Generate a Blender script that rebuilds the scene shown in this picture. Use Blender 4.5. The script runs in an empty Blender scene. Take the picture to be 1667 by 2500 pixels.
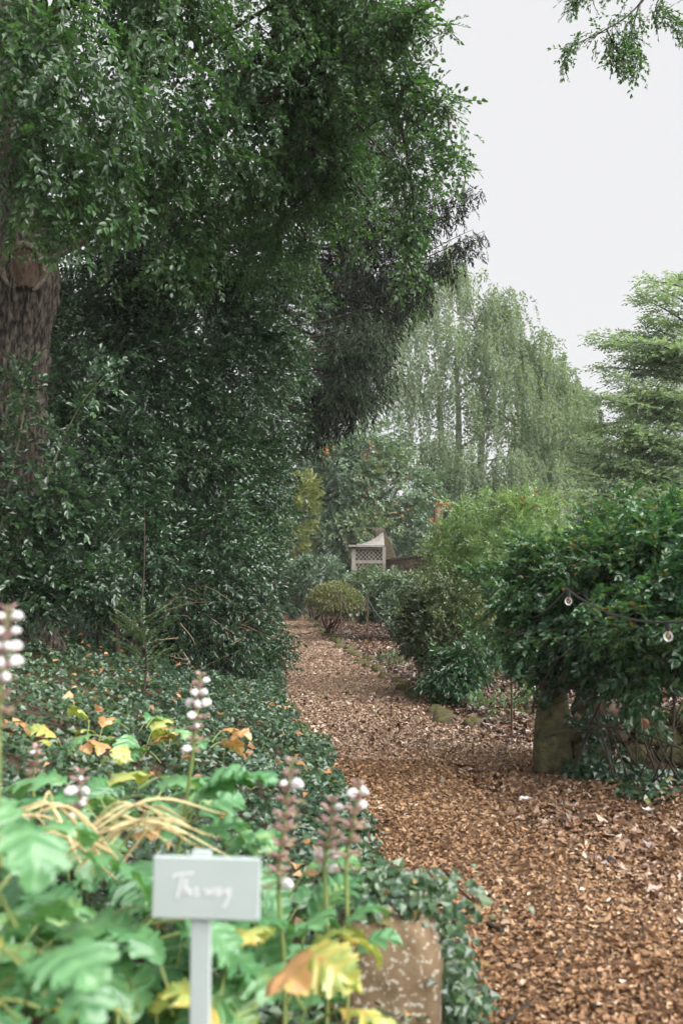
import bpy, bmesh, math
import numpy as np
from mathutils import Vector

rng = np.random.default_rng(11)
R = math.radians
scene = bpy.context.scene
COL = scene.collection

# ------------------------------------------------------------------ camera
EYE = 1.55
FOC = 2431.0
HOR = 1416.0
PITCH = math.atan((HOR - 1250.0) / FOC)
cam_data = bpy.data.cameras.new("camera")
cam = bpy.data.objects.new("camera", cam_data)
COL.objects.link(cam)
cam.location = (0, 0, EYE)
cam.rotation_euler = (R(90) + PITCH, 0, 0)
cam_data.sensor_fit = 'HORIZONTAL'
cam_data.sensor_width = 24.0
cam_data.lens = 35.0
cam_data.clip_start = 0.05
cam_data.clip_end = 2000
cam_data.dof.use_dof = True
cam_data.dof.focus_distance = 15.0
cam_data.dof.aperture_fstop = 2.8
scene.camera = cam

# ------------------------------------------------------------------ sky, sun, exposure
SKY_STRENGTH = 0.157
SUN_STRENGTH = 1.5
HAZE = 0.0007
EXPOSURE = 2.5
SUN_EL, SUN_ROT = R(41), R(122)
world = bpy.data.worlds.new("World")
scene.world = world
world.use_nodes = True
wn = world.node_tree
wn.nodes.clear()
w_out = wn.nodes.new("ShaderNodeOutputWorld")
w_bg = wn.nodes.new("ShaderNodeBackground")
w_sky = wn.nodes.new("ShaderNodeTexSky")
w_sky.sky_type = 'NISHITA'
w_sky.sun_disc = False
w_sky.sun_elevation = SUN_EL
w_sky.sun_rotation = SUN_ROT
w_scale = wn.nodes.new("ShaderNodeVectorMath"); w_scale.operation = 'SCALE'
w_scale.inputs['Scale'].default_value = 0.12
w_mix = wn.nodes.new("ShaderNodeMix"); w_mix.data_type = 'RGBA'
w_mix.inputs['Factor'].default_value = 0.97          # an unbroken cloud deck over the blue
w_mix.inputs['B'].default_value = (1.0, 1.0, 1.02, 1)
wn.links.new(w_sky.outputs[0], w_scale.inputs[0])
wn.links.new(w_scale.outputs[0], w_mix.inputs['A'])
wn.links.new(w_mix.outputs['Result'], w_bg.inputs['Color'])
w_bg.inputs['Strength'].default_value = SKY_STRENGTH
wn.links.new(w_bg.outputs[0], w_out.inputs[0])

sun_data = bpy.data.lights.new("sun", 'SUN')
sun_data.energy = SUN_STRENGTH
sun_data.angle = R(75)
sun_data.color = (1.0, 0.985, 0.96)
sun = bpy.data.objects.new("sun", sun_data)
COL.objects.link(sun)
sun.location = (20, -10, 40)
# light from the upper right, a little behind the camera
sdir = Vector((math.cos(SUN_EL) * math.sin(SUN_ROT), math.cos(SUN_EL) * math.cos(SUN_ROT), math.sin(SUN_EL)))
sun.rotation_euler = sdir.to_track_quat('Z', 'Y').to_euler()

scene.view_settings.view_transform = 'Standard'
scene.view_settings.look = 'None'
scene.view_settings.exposure = EXPOSURE
scene.view_settings.gamma = 1.0
scene.view_settings.use_curve_mapping = False
scene.render.engine = 'CYCLES'
scene.cycles.max_bounces = 4
scene.cycles.diffuse_bounces = 2
scene.cycles.glossy_bounces = 1
scene.cycles.transmission_bounces = 4
scene.cycles.transparent_max_bounces = 6
scene.cycles.volume_bounces = 0
scene.cycles.use_adaptive_sampling = True
scene.cycles.adaptive_threshold = 0.03
scene.cycles.use_denoising = True
scene.cycles.sample_clamp_indirect = 4.0

# ------------------------------------------------------------------ projection helpers
_cp, _sp = math.cos(PITCH), math.sin(PITCH)
def px(u, v, d):
    """photo pixel + distance ahead -> world point"""
    xc, yc = (u - 833.5) / FOC, (1250.0 - v) / FOC
    s = d / (_cp - yc * _sp)
    return np.array([s * xc, d, EYE + s * (yc * _cp + _sp)])
def gpx(u, v, z=0.0):
    """photo pixel -> point on the ground at height z"""
    xc, yc = (u - 833.5) / FOC, (1250.0 - v) / FOC
    s = (z - EYE) / (yc * _cp + _sp)
    return np.array([s * xc, s * (_cp - yc * _sp), z])
def uv_of(P):
    P = np.atleast_2d(P)
    dy, dz = P[:, 1], P[:, 2] - EYE
    f = dy * _cp + dz * _sp
    up = -dy * _sp + dz * _cp
    f = np.where(f > 0.05, f, 0.05)
    return 833.5 + FOC * P[:, 0] / f, 1250.0 - FOC * up / f

# ------------------------------------------------------------------ mesh helpers (everything is quads)
def unit(a):
    return a / np.maximum(np.linalg.norm(a, axis=-1, keepdims=True), 1e-9)
def rnd_dirs(n):
    return unit(rng.normal(size=(n, 3)))

_lat = rng.random((32, 32, 32)) * 2 - 1
def vnoise(P, freq=1.0):
    P = np.asarray(P, float) * freq + 100.3
    i = np.floor(P).astype(int); f = P - i; f = f * f * (3 - 2 * f)
    def g(dx, dy, dz):
        return _lat[(i[..., 0] + dx) % 32, (i[..., 1] + dy) % 32, (i[..., 2] + dz) % 32]
    x, y, z = f[..., 0], f[..., 1], f[..., 2]
    a = g(0,0,0)*(1-x)+g(1,0,0)*x; b = g(0,1,0)*(1-x)+g(1,1,0)*x
    c = g(0,0,1)*(1-x)+g(1,0,1)*x; d = g(0,1,1)*(1-x)+g(1,1,1)*x
    return (a*(1-y)+b*y)*(1-z) + (c*(1-y)+d*y)*z

class Geo:
    def __init__(s):
        s.v, s.q, s.m, s.t, s.n = [], [], [], [], 0
    def add(s, V, Q, m=0, t=0.5):
        V = np.asarray(V, float); Q = np.asarray(Q, int)
        s.v.append(V); s.q.append(Q + s.n)
        s.m.append(np.broadcast_to(np.asarray(m, int), (len(Q),)))
        s.t.append(np.broadcast_to(np.asarray(t, float), (len(V),)))
        s.n += len(V)
    def mesh(s, name, mats, smooth=False, base=(0, 0, 0)):
        V = np.concatenate(s.v) - np.asarray(base); Q = np.concatenate(s.q)
        me = bpy.data.meshes.new(name)
        me.vertices.add(len(V)); me.vertices.foreach_set("co", V.astype(np.float32).ravel())
        me.loops.add(Q.size); me.loops.foreach_set("vertex_index", Q.astype(np.int32).ravel())
        me.polygons.add(len(Q)); me.polygons.foreach_set("loop_start", np.arange(0, Q.size, 4, dtype=np.int32))
        me.polygons.foreach_set("material_index", np.concatenate(s.m).astype(np.int32))
        me.polygons.foreach_set("use_smooth", np.full(len(Q), bool(smooth)))
        a = me.attributes.new("tint", 'FLOAT', 'POINT')
        a.data.foreach_set("value", np.concatenate(s.t).astype(np.float32))
        me.update(calc_edges=True)
        for m in (mats if isinstance(mats, (list, tuple)) else [mats]):
            me.materials.append(m)
        return me
    def build(s, name, mats, parent=None, smooth=False, base=None):
        b = np.array(parent.location) if parent is not None else np.asarray(base if base is not None else (0, 0, 0), float)
        if parent is not None and parent.parent is not None:
            b = b + np.array(parent.parent.location)
        o = bpy.data.objects.new(name, s.mesh(name, mats, smooth, b))
        COL.objects.link(o)
        if parent is not None: o.parent = parent
        else: o.location = b
        return o

def thing(name, label, cat, loc, group=None, rz=0.0):
    o = bpy.data.objects.new(name, None); COL.objects.link(o)
    o.empty_display_size = 0.1
    o.location = tuple(float(c) for c in loc); o.rotation_euler.z = rz
    o["label"] = label; o["category"] = cat
    if group: o["group"] = group
    return o
def tag(o, label=None, cat=None, group=None, kind=None):
    if label: o["label"] = label
    if cat: o["category"] = cat
    if group: o["group"] = group
    if kind: o["kind"] = kind
    return o
def inst(name, me, parent=None, loc=(0, 0, 0), rot=(0, 0, 0), scale=(1, 1, 1)):
    o = bpy.data.objects.new(name, me); COL.objects.link(o)
    o.location = tuple(float(c) for c in loc); o.rotation_euler = rot; o.scale = scale
    if parent is not None: o.parent = parent
    return o

def spline(pts, n):
    P = np.asarray(pts, float)
    if len(P) == 2:
        return P[0] + np.linspace(0, 1, n)[:, None] * (P[1] - P[0])
    Q = np.vstack([2*P[0]-P[1], P, 2*P[-1]-P[-2]])
    out = []
    for t in np.linspace(0, len(P) - 1 - 1e-6, n):
        i = int(t); f = t - i
        a, b, c, d = Q[i:i+4]
        out.append(0.5*((2*b)+(-a+c)*f+(2*a-5*b+4*c-d)*f*f+(-a+3*b-3*c+d)*f**3))
    return np.array(out)
def tube(geo, pts, r, segs=6, m=0, t=0.5, rough=0.0):
    P = np.asarray(pts, float); n = len(P)
    r = np.interp(np.linspace(0, 1, n), np.linspace(0, 1, len(np.atleast_1d(r))), np.atleast_1d(r)) if np.ndim(r) else np.full(n, r)
    T = unit(np.gradient(P, axis=0))
    ref = np.array([0.31, 0.17, 0.93]) if abs(T[:, 2]).mean() < 0.8 else np.array([0.9, 0.3, 0.1])
    X = unit(np.cross(T, ref)); Y = np.cross(T, X)
    a = np.arange(segs) * 2 * math.pi / segs
    ring = np.cos(a)[None, :, None] * X[:, None] + np.sin(a)[None, :, None] * Y[:, None]
    V = P[:, None] + ring * r[:, None, None]
    if rough:
        V = V + ring * (vnoise(V, 6.0) * rough)[..., None] * r[:, None, None]
    i = np.arange(n - 1)[:, None] * segs; j = np.arange(segs)[None]; k = (j + 1) % segs
    Q = np.stack([i + j, i + k, i + segs + k, i + segs + j], -1).reshape(-1, 4)
    geo.add(V.reshape(-1, 3), Q, m, t)
    if segs == 4:
        geo.add(V[0], [[3, 2, 1, 0]], m, t); geo.add(V[-1], [[0, 1, 2, 3]], m, t)
    elif segs in (6, 8):
        caps = [[0, 1, 2, 3], [0, 3, 4, 5]] if segs == 6 else [[0, 1, 2, 3], [0, 3, 4, 7], [4, 5, 6, 7]]
        geo.add(V[-1], caps, m, t); geo.add(V[0], [c[::-1] for c in caps], m, t)
BOXQ = [[0, 3, 2, 1], [4, 5, 6, 7], [0, 1, 5, 4], [1, 2, 6, 5], [2, 3, 7, 6], [3, 0, 4, 7]]
def box(geo, lo, hi, m=0, t=0.5):
    x0, y0, z0 = lo; x1, y1, z1 = hi
    geo.add([[x0,y0,z0],[x1,y0,z0],[x1,y1,z0],[x0,y1,z0],[x0,y0,z1],[x1,y0,z1],[x1,y1,z1],[x0,y1,z1]], BOXQ, m, t)
def slab(geo, c, h, bv, m=0, t=.5):
    """box with chamfered edges"""
    c = np.asarray(c, float); h = np.asarray(h, float)
    bm = bmesh.new(); bmesh.ops.create_cube(bm, size=2.0)
    for v in bm.verts: v.co = Vector(h * np.array(v.co))
    bmesh.ops.bevel(bm, geom=bm.edges[:], offset=bv, segments=1, affect='EDGES', clamp_overlap=True)
    V = np.array([v.co for v in bm.verts]); Q = [[v.index for v in f.verts] for f in bm.faces]
    bm.free()
    geo.add(V + c, [q if len(q) == 4 else q + [q[-1]] for q in Q if len(q) == 4], m, t)
def quadsphere(n, p=2.0):
    """cube grid pushed onto a superellipsoid of exponent p"""
    g = np.linspace(-1, 1, n + 1); V, Q, c = [], [], 0
    a, b = np.meshgrid(g, g, indexing='ij')
    for ax in range(3):
        for s in (-1, 1):
            co = [None] * 3
            co[ax] = np.full_like(a, s); co[(ax+1) % 3] = a; co[(ax+2) % 3] = b
            W = np.stack(co, -1).reshape(-1, 3)
            V.append(W)
            i = (np.arange(n)[:, None] * (n + 1) + np.arange(n)[None]).ravel() + c
            q = np.stack([i, i + n + 1, i + n + 2, i + 1], -1)
            Q.append(q if s > 0 else q[:, ::-1]); c += (n + 1) ** 2
    V = np.concatenate(V); Q = np.concatenate(Q)
    K, inv = np.unique(np.round(V, 6), axis=0, return_inverse=True)
    V = np.tan(K * math.pi / 4) if p == 2.0 else K
    V = V / (np.abs(V) ** p).sum(1, keepdims=True) ** (1 / p)
    return V, inv.ravel()[Q]
def rock(geo, c, size, n=5, p=3.0, rough=0.12, seed=0, m=0, t=0.5, freq=2.0, rz=0.0):
    V, Q = quadsphere(n, p)
    V = V * (1 + rough * vnoise(V + seed * 7.7, freq) + rough * 0.5 * vnoise(V + seed * 3.1, freq * 2.7))[:, None]
    V = V * np.asarray(size)
    cz, sz = math.cos(rz), math.sin(rz)
    V = V @ np.array([[cz, sz, 0], [-sz, cz, 0], [0, 0, 1]])
    geo.add(V + np.asarray(c), Q, m, t)

# ------------------------------------------------------------------ leaf templates
class Tmpl:
    def __init__(s): s.V, s.Q, s.M, s.L, s.n, s.nl = [], [], [], [], 0, 0
    def add(s, V, Q, m=0, leaf=True):
        V = np.asarray(V, float); s.V.append(V); s.Q.append(np.asarray(Q) + s.n); s.M += [m] * len(Q)
        s.L += [s.nl] * len(V); s.n += len(V)
        s.nl += 1
    def done(s):
        s.V = np.concatenate(s.V); s.Q = np.concatenate(s.Q); s.M = np.array(s.M); s.L = np.array(s.L); return s
def leaf_shape(kind, L, W, fold=0.12, curl=0.1):
    if kind == 'oval':
        V = [[0,0,0],[.46*W,.3*L,fold*W],[.40*W,.68*L,fold*W],[0,L,-curl*L],[-.40*W,.68*L,fold*W],[-.46*W,.3*L,fold*W]]
        Q = [[0,1,2,3],[0,3,4,5]]
    elif kind == 'ivy':
        V = [[0,0,0],[.55*W,.22*L,fold*W],[.30*W,.52*L,fold*W*.6],[0,L,-curl*L],[-.30*W,.52*L,fold*W*.6],[-.55*W,.22*L,fold*W]]
        Q = [[0,1,2,3],[0,3,4,5]]
    else:
        V = [[0,0,0],[.5*W,.45*L,fold*W],[0,L,-curl*L],[-.5*W,.45*L,fold*W]]
        Q = [[0,1,2,3]]
    return np.array(V), np.array(Q)
def rot_to(V, d, up):
    y = unit(np.asarray(d, float)); x = unit(np.cross(y, up)); z = np.cross(x, y)
    return V @ np.stack([x, y, z])
def spray(kind, n, length, L, W, ang=52, droop=0.15, opp=False, twig=0.0025, seed=0, spread=0.5):
    rs = np.random.default_rng(seed); T = Tmpl()
    def axis(t): return np.array([0, t * length, -droop * length * t * t])
    if twig:
        V = []
        for k, p in enumerate([axis(0), axis(.5), axis(1)]):
            rr = twig * (1.1 - .35 * k); V += [p + [rr, 0, rr], p - [rr, 0, rr]]
        Q = [[0, 1, 3, 2], [2, 3, 5, 4]]
        T.add(V, Q, 1)
    side = 1
    ts = np.linspace(.12, .95, n - 1)
    for t in ts:
        for sd in ((1, -1) if opp else (side,)):
            a = R(ang + rs.normal() * 14) * (1 - .35 * t)
            d = np.array([math.sin(a) * sd, math.cos(a), rs.normal() * .25 - .1])
            up = unit(np.array([rs.normal() * spread, rs.normal() * spread, 1.0]))
            V, Q = leaf_shape(kind, L * rs.uniform(.75, 1.12), W * rs.uniform(.8, 1.12), rs.uniform(.04, .22), rs.uniform(-.05, .25))
            T.add(rot_to(V, d, up) + axis(t), Q)
        side = -side
    V, Q = leaf_shape(kind, L, W)
    T.add(rot_to(V, [rs.normal() * .1, 1, -droop], [0, 0, 1]) + axis(1), Q)
    return T.done()
def single(kind, L, W, fold=.12, curl=.1):
    T = Tmpl(); V, Q = leaf_shape(kind, L, W, fold, curl); T.add(V, Q); return T.done()

def place(geo, temps, pos, dirs, ups, scale=None, tint=None, jit=.16, m0=0):
    N = len(pos)
    if N == 0: return
    scale = np.ones(N) if scale is None else scale
    tint = np.full(N, .5) if tint is None else tint
    y = unit(dirs); x = unit(np.cross(y, ups)); z = np.cross(x, y)
    Rm = np.stack([x, y, z], 1)
    which = rng.integers(len(temps), size=N)
    for k, T in enumerate(temps):
        I = np.where(which == k)[0]
        if not len(I): continue
        V = np.einsum('vi,nij->nvj', T.V, Rm[I]) * scale[I][:, None, None] + pos[I][:, None]
        nv = len(T.V)
        Q = T.Q[None] + (np.arange(len(I)) * nv)[:, None, None]
        tt = np.clip(tint[I][:, None] + (rng.normal(size=(len(I), T.nl)) * jit)[:, T.L], 0, 1)
        geo.add(V.reshape(-1, 3), Q.reshape(-1, 4), np.tile(T.M, len(I)) + m0, tt.ravel())

def blob_points(blobs, n, shell=.30, bump=.35, bfreq=1.3, gap=None, gfreq=1.1, cull=.85):
    """points through the outer shell of lumpy ellipsoids; blobs = (centre, (rx,ry,rz))"""
    C = np.array([b[0] for b in blobs]); S = np.array([np.broadcast_to(b[1], 3) for b in blobs], float)
    w = np.prod(S, 1) ** (2 / 3); w /= w.sum()
    k = rng.choice(len(blobs), size=n, p=w)
    D = rnd_dirs(n)
    r = 1 - np.abs(rng.normal(size=n)) * shell
    r = np.clip(r, .05, 1)
    P = C[k] + D * S[k] * r[:, None]
    P = C[k] + (P - C[k]) * (1 + bump * vnoise(P, bfreq) + bump * .5 * vnoise(P, bfreq * 2.6))[:, None]
    Nn = unit(D / S[k])
    keep = np.ones(n, bool)
    if gap is not None:
        keep &= (vnoise(P, gfreq) + .5 * vnoise(P + 9, gfreq * 2.2)) > gap
    view = unit(P - np.array([0, 0, EYE]))
    back = (Nn * view).sum(1)
    keep &= ~((back > .22) & (rng.random(n) < cull))
    return P[keep], Nn[keep]

def foliage(geo, temps, P, Nn, out=.6, droop=.25, wild=.55, smin=.75, smax=1.2, tint=.5, tvar=.12, tfreq=.9, jit=.16, m0=0):
    n = len(P)
    d = Nn * out + rnd_dirs(n) * wild + np.array([0, 0, -droop])
    up = np.array([0, 0, 1.0]) * .75 + Nn * .45 + rnd_dirs(n) * .45
    tt = tint + tvar * vnoise(P, tfreq) + rng.normal(size=n) * .05
    place(geo, temps, P, d, up, rng.uniform(smin, smax, n), tt, jit, m0)

# ------------------------------------------------------------------ materials
def new_mat(name):
    m = bpy.data.materials.new(name); m.use_nodes = True
    nt = m.node_tree; b = nt.nodes["Principled BSDF"]; return m, nt, b
def ramp_node(nt, stops, fac):
    r = nt.nodes.new("ShaderNodeValToRGB")
    e = r.color_ramp.elements
    while len(e) < len(stops): e.new(0.5)
    for k, (p, c) in enumerate(stops):
        e[k].position = p; e[k].color = (*c, 1)
    nt.links.new(fac, r.inputs[0]); return r
def noise_node(nt, scale, detail=4, rough=.55, coord='Object'):
    tc = nt.nodes.new("ShaderNodeTexCoord"); n = nt.nodes.new("ShaderNodeTexNoise")
    n.inputs['Scale'].default_value = scale; n.inputs['Detail'].default_value = detail; n.inputs['Roughness'].default_value = rough
    nt.links.new(tc.outputs[coord], n.inputs['Vector']); return n
def leaf_mat(name, stops, rough=.36, trans=.22, spec=.5, tcol=None):
    m, nt, b = new_mat(name)
    a = nt.nodes.new("ShaderNodeAttribute"); a.attribute_name = "tint"
    r = ramp_node(nt, stops, a.outputs['Fac'])
    nt.links.new(r.outputs[0], b.inputs['Base Color'])
    b.inputs['Roughness'].default_value = rough
    b.inputs['Specular IOR Level'].default_value = spec
    if trans:
        t = nt.nodes.new("ShaderNodeBsdfTranslucent"); mx = nt.nodes.new("ShaderNodeMixShader")
        h = nt.nodes.new("ShaderNodeMix"); h.data_type = 'RGBA'; h.blend_type = 'MULTIPLY'; h.inputs['Factor'].default_value = 1
        h.inputs['B'].default_value = tcol or (1.5, 1.7, .7, 1)
        nt.links.new(r.outputs[0], h.inputs['A']); nt.links.new(h.outputs['Result'], t.inputs['Color'])
        mx.inputs[0].default_value = trans
        nt.links.new(b.outputs[0], mx.inputs[1]); nt.links.new(t.outputs[0], mx.inputs[2])
        nt.links.new(mx.outputs[0], nt.nodes["Material Output"].inputs[0])
    return m
def surf_mat(name, stops, scale=6, rough=.8, bump=.3, bscale=None, detail=5, dist=.02, stretch=None, spec=.3, second=None):
    m, nt, b = new_mat(name)
    n = noise_node(nt, scale, detail)
    if stretch:
        mp = nt.nodes.new("ShaderNodeMapping"); mp.inputs['Scale'].default_value = stretch
        src = n.inputs['Vector'].links[0].from_socket
        nt.links.new(src, mp.inputs['Vector']); nt.links.new(mp.outputs[0], n.inputs['Vector'])
    r = ramp_node(nt, stops, n.outputs['Fac'])
    col = r.outputs[0]
    if second:      # (scale, lo, hi, colour): patches of another colour
        sc, lo, hi, c = second
        n2 = noise_node(nt, sc, 4)
        rr = ramp_node(nt, [(lo, (0, 0, 0)), (hi, (1, 1, 1))], n2.outputs['Fac'])
        mx = nt.nodes.new("ShaderNodeMix"); mx.data_type = 'RGBA'
        nt.links.new(rr.outputs[0], mx.inputs['Factor']); nt.links.new(col, mx.inputs['A']); mx.inputs['B'].default_value = (*c, 1)
        col = mx.outputs['Result']
    nt.links.new(col, b.inputs['Base Color'])
    b.inputs['Roughness'].default_value = rough; b.inputs['Specular IOR Level'].default_value = spec
    if bump:
        bn = noise_node(nt, bscale or scale * 3, 6, .65)
        if stretch:
            mp2 = nt.nodes.new("ShaderNodeMapping"); mp2.inputs['Scale'].default_value = stretch
            src = bn.inputs['Vector'].links[0].from_socket
            nt.links.new(src, mp2.inputs['Vector']); nt.links.new(mp2.outputs[0], bn.inputs['Vector'])
        bp = nt.nodes.new("ShaderNodeBump"); bp.inputs['Strength'].default_value = bump; bp.inputs['Distance'].default_value = dist
        nt.links.new(bn.outputs['Fac'], bp.inputs['Height']); nt.links.new(bp.outputs[0], b.inputs['Normal'])
    return m

M = {}
G = lambda *c: c
M['holly'] = leaf_mat('holly leaf', [(0, G(.012,.028,.015)), (.5, G(.036,.082,.040)), (.85, G(.078,.155,.058)), (1, G(.14,.20,.07))], .22, .2, 1.0)
M['oak'] = leaf_mat('evergreen oak leaf', [(0, G(.020,.048,.020)), (.5, G(.055,.128,.045)), (.85, G(.095,.195,.062)), (1, G(.16,.23,.08))], .28, .42, .9)
M['ivy'] = leaf_mat('ivy leaf', [(0, G(.012,.032,.018)), (.45, G(.034,.080,.038)), (.8, G(.070,.135,.052)), (.95, G(.12,.17,.055)), (1, G(.24,.15,.05))], .29, .12, .9)
M['spruce'] = leaf_mat('weeping conifer needles', [(0, G(.008,.012,.007)), (.5, G(.021,.031,.018)), (.8, G(.05,.072,.042)), (1, G(.11,.16,.105))], .7, .12, .12)
M['birch'] = leaf_mat('haze paled birch leaf', [(0, G(.10,.14,.10)), (.5, G(.20,.255,.18)), (.9, G(.28,.32,.19)), (1, G(.38,.34,.15))], .5, .4, .3)  # lightened greens: distance haze is mixed into the leaf colour
M['plate'] = leaf_mat('haze paled larch foliage', [(0, G(.14,.185,.14)), (.5, G(.25,.325,.235)), (1, G(.36,.43,.28))], .55, .42, .3)  # haze veil of the tiered tree put into these pale, greyed greens
M['farconifer'] = leaf_mat('dark conifer needles', [(0, G(.012,.022,.018)), (1, G(.045,.075,.05))], .6, .05)
M['round'] = leaf_mat('camellia leaf', [(0, G(.03,.06,.04)), (.4, G(.09,.16,.095)), (.7, G(.20,.28,.16)), (.95, G(.26,.31,.15)), (1, G(.35,.20,.05))], .36, .2, .9)
M['dome'] = leaf_mat('clipped bush leaf', [(0, G(.03,.06,.036)), (.6, G(.115,.185,.115)), (1, G(.21,.28,.16))], .28, .15, 1.0)
M['lime'] = leaf_mat('pale green leaf', [(0, G(.07,.13,.06)), (.5, G(.16,.26,.12)), (1, G(.30,.38,.17))], .38, .35, .8)
M['lowgreen'] = leaf_mat('soft green leaf', [(0, G(.055,.09,.055)), (.5, G(.125,.185,.11)), (1, G(.26,.32,.18))], .34, .25, .9)
M['gold'] = leaf_mat('golden conifer spray', [(0, G(.09,.12,.04)), (.6, G(.20,.23,.07)), (1, G(.34,.33,.11))], .5, .2)
M['box'] = leaf_mat('small olive leaf', [(0, G(.025,.045,.02)), (.5, G(.075,.11,.042)), (.8, G(.16,.19,.07)), (1, G(.30,.25,.09))], .36, .2, .8)
M['rose'] = leaf_mat('rose leaf', [(0, G(.018,.052,.026)), (.5, G(.050,.132,.060)), (.85, G(.11,.23,.09)), (.95, G(.20,.27,.07)), (1, G(.35,.22,.05))], .26, .28, 1.0)
M['orange'] = leaf_mat('autumn leaf', [(0, G(.26,.10,.03)), (1, G(.50,.22,.07))], .5, .3, tcol=(1.3, 1.0, .6, 1))
M['tawny'] = leaf_mat('tawny fallen leaf', [(0, G(.16,.07,.03)), (.6, G(.34,.17,.07)), (1, G(.48,.30,.14))], .4, .1, tcol=(1.2, 1.0, .7, 1))
M['shoot'] = surf_mat('young shoot bark', [(.3, G(.06,.07,.03)), (.7, G(.13,.13,.06))], 20, .6, 0)
M['grey'] = leaf_mat('grey green blade', [(0, G(.06,.12,.09)), (1, G(.18,.27,.22))], .45, .15)
M['acanthus'] = leaf_mat('acanthus leaf', [(0, G(.028,.095,.045)), (.35, G(.085,.235,.095)), (.6, G(.165,.345,.145)), (.78, G(.36,.43,.12)), (.9, G(.52,.44,.11)), (1, G(.50,.27,.11))], .34, .24, .9)
M['stem'] = surf_mat('green stem', [(.3, G(.14,.20,.06)), (.7, G(.24,.28,.10))], 20, .5, 0)
M['straw'] = leaf_mat('straw coloured blade', [(0, G(.50,.38,.18)), (1, G(.72,.60,.33))], .6, 0)
M['twig'] = surf_mat('dark twig', [(.3, G(.022,.017,.012)), (.7, G(.055,.042,.03))], 12, .8, 0)
M['deadtwig'] = surf_mat('pale dead twig', [(.3, G(.16,.11,.07)), (.7, G(.32,.24,.16))], 12, .8, 0)
M['bark'] = surf_mat('furrowed bark', [(.40, G(.011,.009,.007)), (.47, G(.042,.033,.025)), (.58, G(.095,.079,.062)), (.75, G(.165,.145,.118))], 34, .85, 1.0, 34, dist=.05, stretch=(1, 1, .3), detail=3)  # darkest stops add crack shade to the bark's own uneven tone
M['limb'] = surf_mat('dark limb bark', [(.3, G(.025,.02,.015)), (.7, G(.075,.06,.045))], 10, .85, .5, stretch=(1, 1, .4))
M['palebark'] = surf_mat('pale birch bark', [(.35, G(.10,.09,.08)), (.6, G(.38,.36,.33))], 3, .8, .2)
M['redbark'] = surf_mat('reddish bare bark', [(.3, G(.10,.06,.04)), (.7, G(.23,.145,.10))], 6, .85, .5, stretch=(1, 1, .3))
M['callus'] = surf_mat('healed callus wood', [(.3, G(.055,.043,.032)), (.5, G(.12,.098,.072)), (.7, G(.22,.185,.14))], 22, .8, .8, 50, dist=.02)
M['scar'] = surf_mat('exposed reddish wood', [(.25, G(.022,.014,.010)), (.5, G(.075,.046,.030)), (.75, G(.14,.10,.072))], 30, .85, .8, 60, dist=.02, stretch=(1, 1, .3))
M['soil'] = surf_mat('damp leafy soil', [(.3, G(.028,.019,.012)), (.5, G(.075,.048,.03)), (.72, G(.15,.10,.065))], 7, .75, .8, 30, dist=.03)
M['grassland'] = surf_mat('rough lawn', [(.3, G(.03,.045,.02)), (.7, G(.07,.10,.04))], 3, .9, .4)
M['pathmat'] = surf_mat('trodden gravel', [(.28, G(.04,.022,.013)), (.48, G(.14,.083,.05)), (.66, G(.25,.165,.11)), (.8, G(.36,.28,.21))], 38, .8, .9, 60, dist=.02, detail=3)
M['chip'] = leaf_mat('bark chip and leaf', [(0, G(.040,.020,.011)), (.22, G(.145,.074,.036)), (.45, G(.30,.168,.084)), (.68, G(.42,.258,.142)), (.86, G(.50,.36,.23)), (.97, G(.56,.46,.35)), (1, G(.70,.62,.52))], .5, .0, .3)
M['gravel'] = leaf_mat('pale gravel', [(0, G(.06,.034,.022)), (.25, G(.19,.115,.075)), (.5, G(.35,.235,.155)), (.75, G(.48,.35,.245)), (1, G(.66,.57,.47))], .5, .0, .3)
M['wetleaf'] = leaf_mat('wet fallen leaf', [(0, G(.030,.016,.011)), (.35, G(.11,.055,.032)), (.65, G(.235,.13,.075)), (.9, G(.37,.24,.155)), (1, G(.52,.40,.31))], .24, .0, .9)
M['moss'] = surf_mat('mossy stone', [(.3, G(.05,.045,.02)), (.5, G(.10,.10,.032)), (.7, G(.17,.16,.05))], 30, .95, 1.0, 110, dist=.02, second=(14, .48, .6, G(.10,.075,.05)))
M['post'] = surf_mat('lichened sandstone', [(.3, G(.13,.088,.05)), (.55, G(.21,.145,.085)), (.75, G(.26,.19,.12))], 9, .85, .5, 60, dist=.006, second=(46, .56, .60, G(.46,.41,.33)))
M['pier'] = surf_mat('algae stained stone', [(.3, G(.05,.05,.022)), (.5, G(.12,.115,.052)), (.7, G(.20,.18,.10))], 14, .85, .9, 45, dist=.03)
M['slab'] = surf_mat('grey wet stone', [(.3, G(.14,.15,.14)), (.7, G(.36,.38,.36))], 8, .5, .4)
M['redstone'] = surf_mat('pinkish rubble stone', [(.3, G(.07,.042,.03)), (.7, G(.17,.11,.08))], 7, .8, .5)
M['sage'] = surf_mat('pale sage paint', [(.3, G(.38,.435,.425)), (.7, G(.42,.475,.465))], 5, .6, .08, 60, dist=.002, second=(3.5, .55, .75, G(.355,.41,.385)))
M['letter'] = surf_mat('white hand lettering', [(.3, G(.66,.68,.68)), (.7, G(.70,.71,.71))], 8, .6, 0)
M['white'] = leaf_mat('white petal', [(0, G(.75,.70,.70)), (1, G(.86,.85,.84))], .5, .25, tcol=(1, 1, 1, 1))
M['mauve'] = leaf_mat('mauve bract', [(0, G(.26,.26,.11)), (.4, G(.40,.30,.22)), (.8, G(.48,.30,.29)), (1, G(.55,.33,.34))], .5, .2, tcol=(1, 1, 1, 1))
M['iron'] = surf_mat('rusty iron rod', [(.3, G(.05,.028,.018)), (.7, G(.12,.065,.04))], 40, .7, .3)
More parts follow.
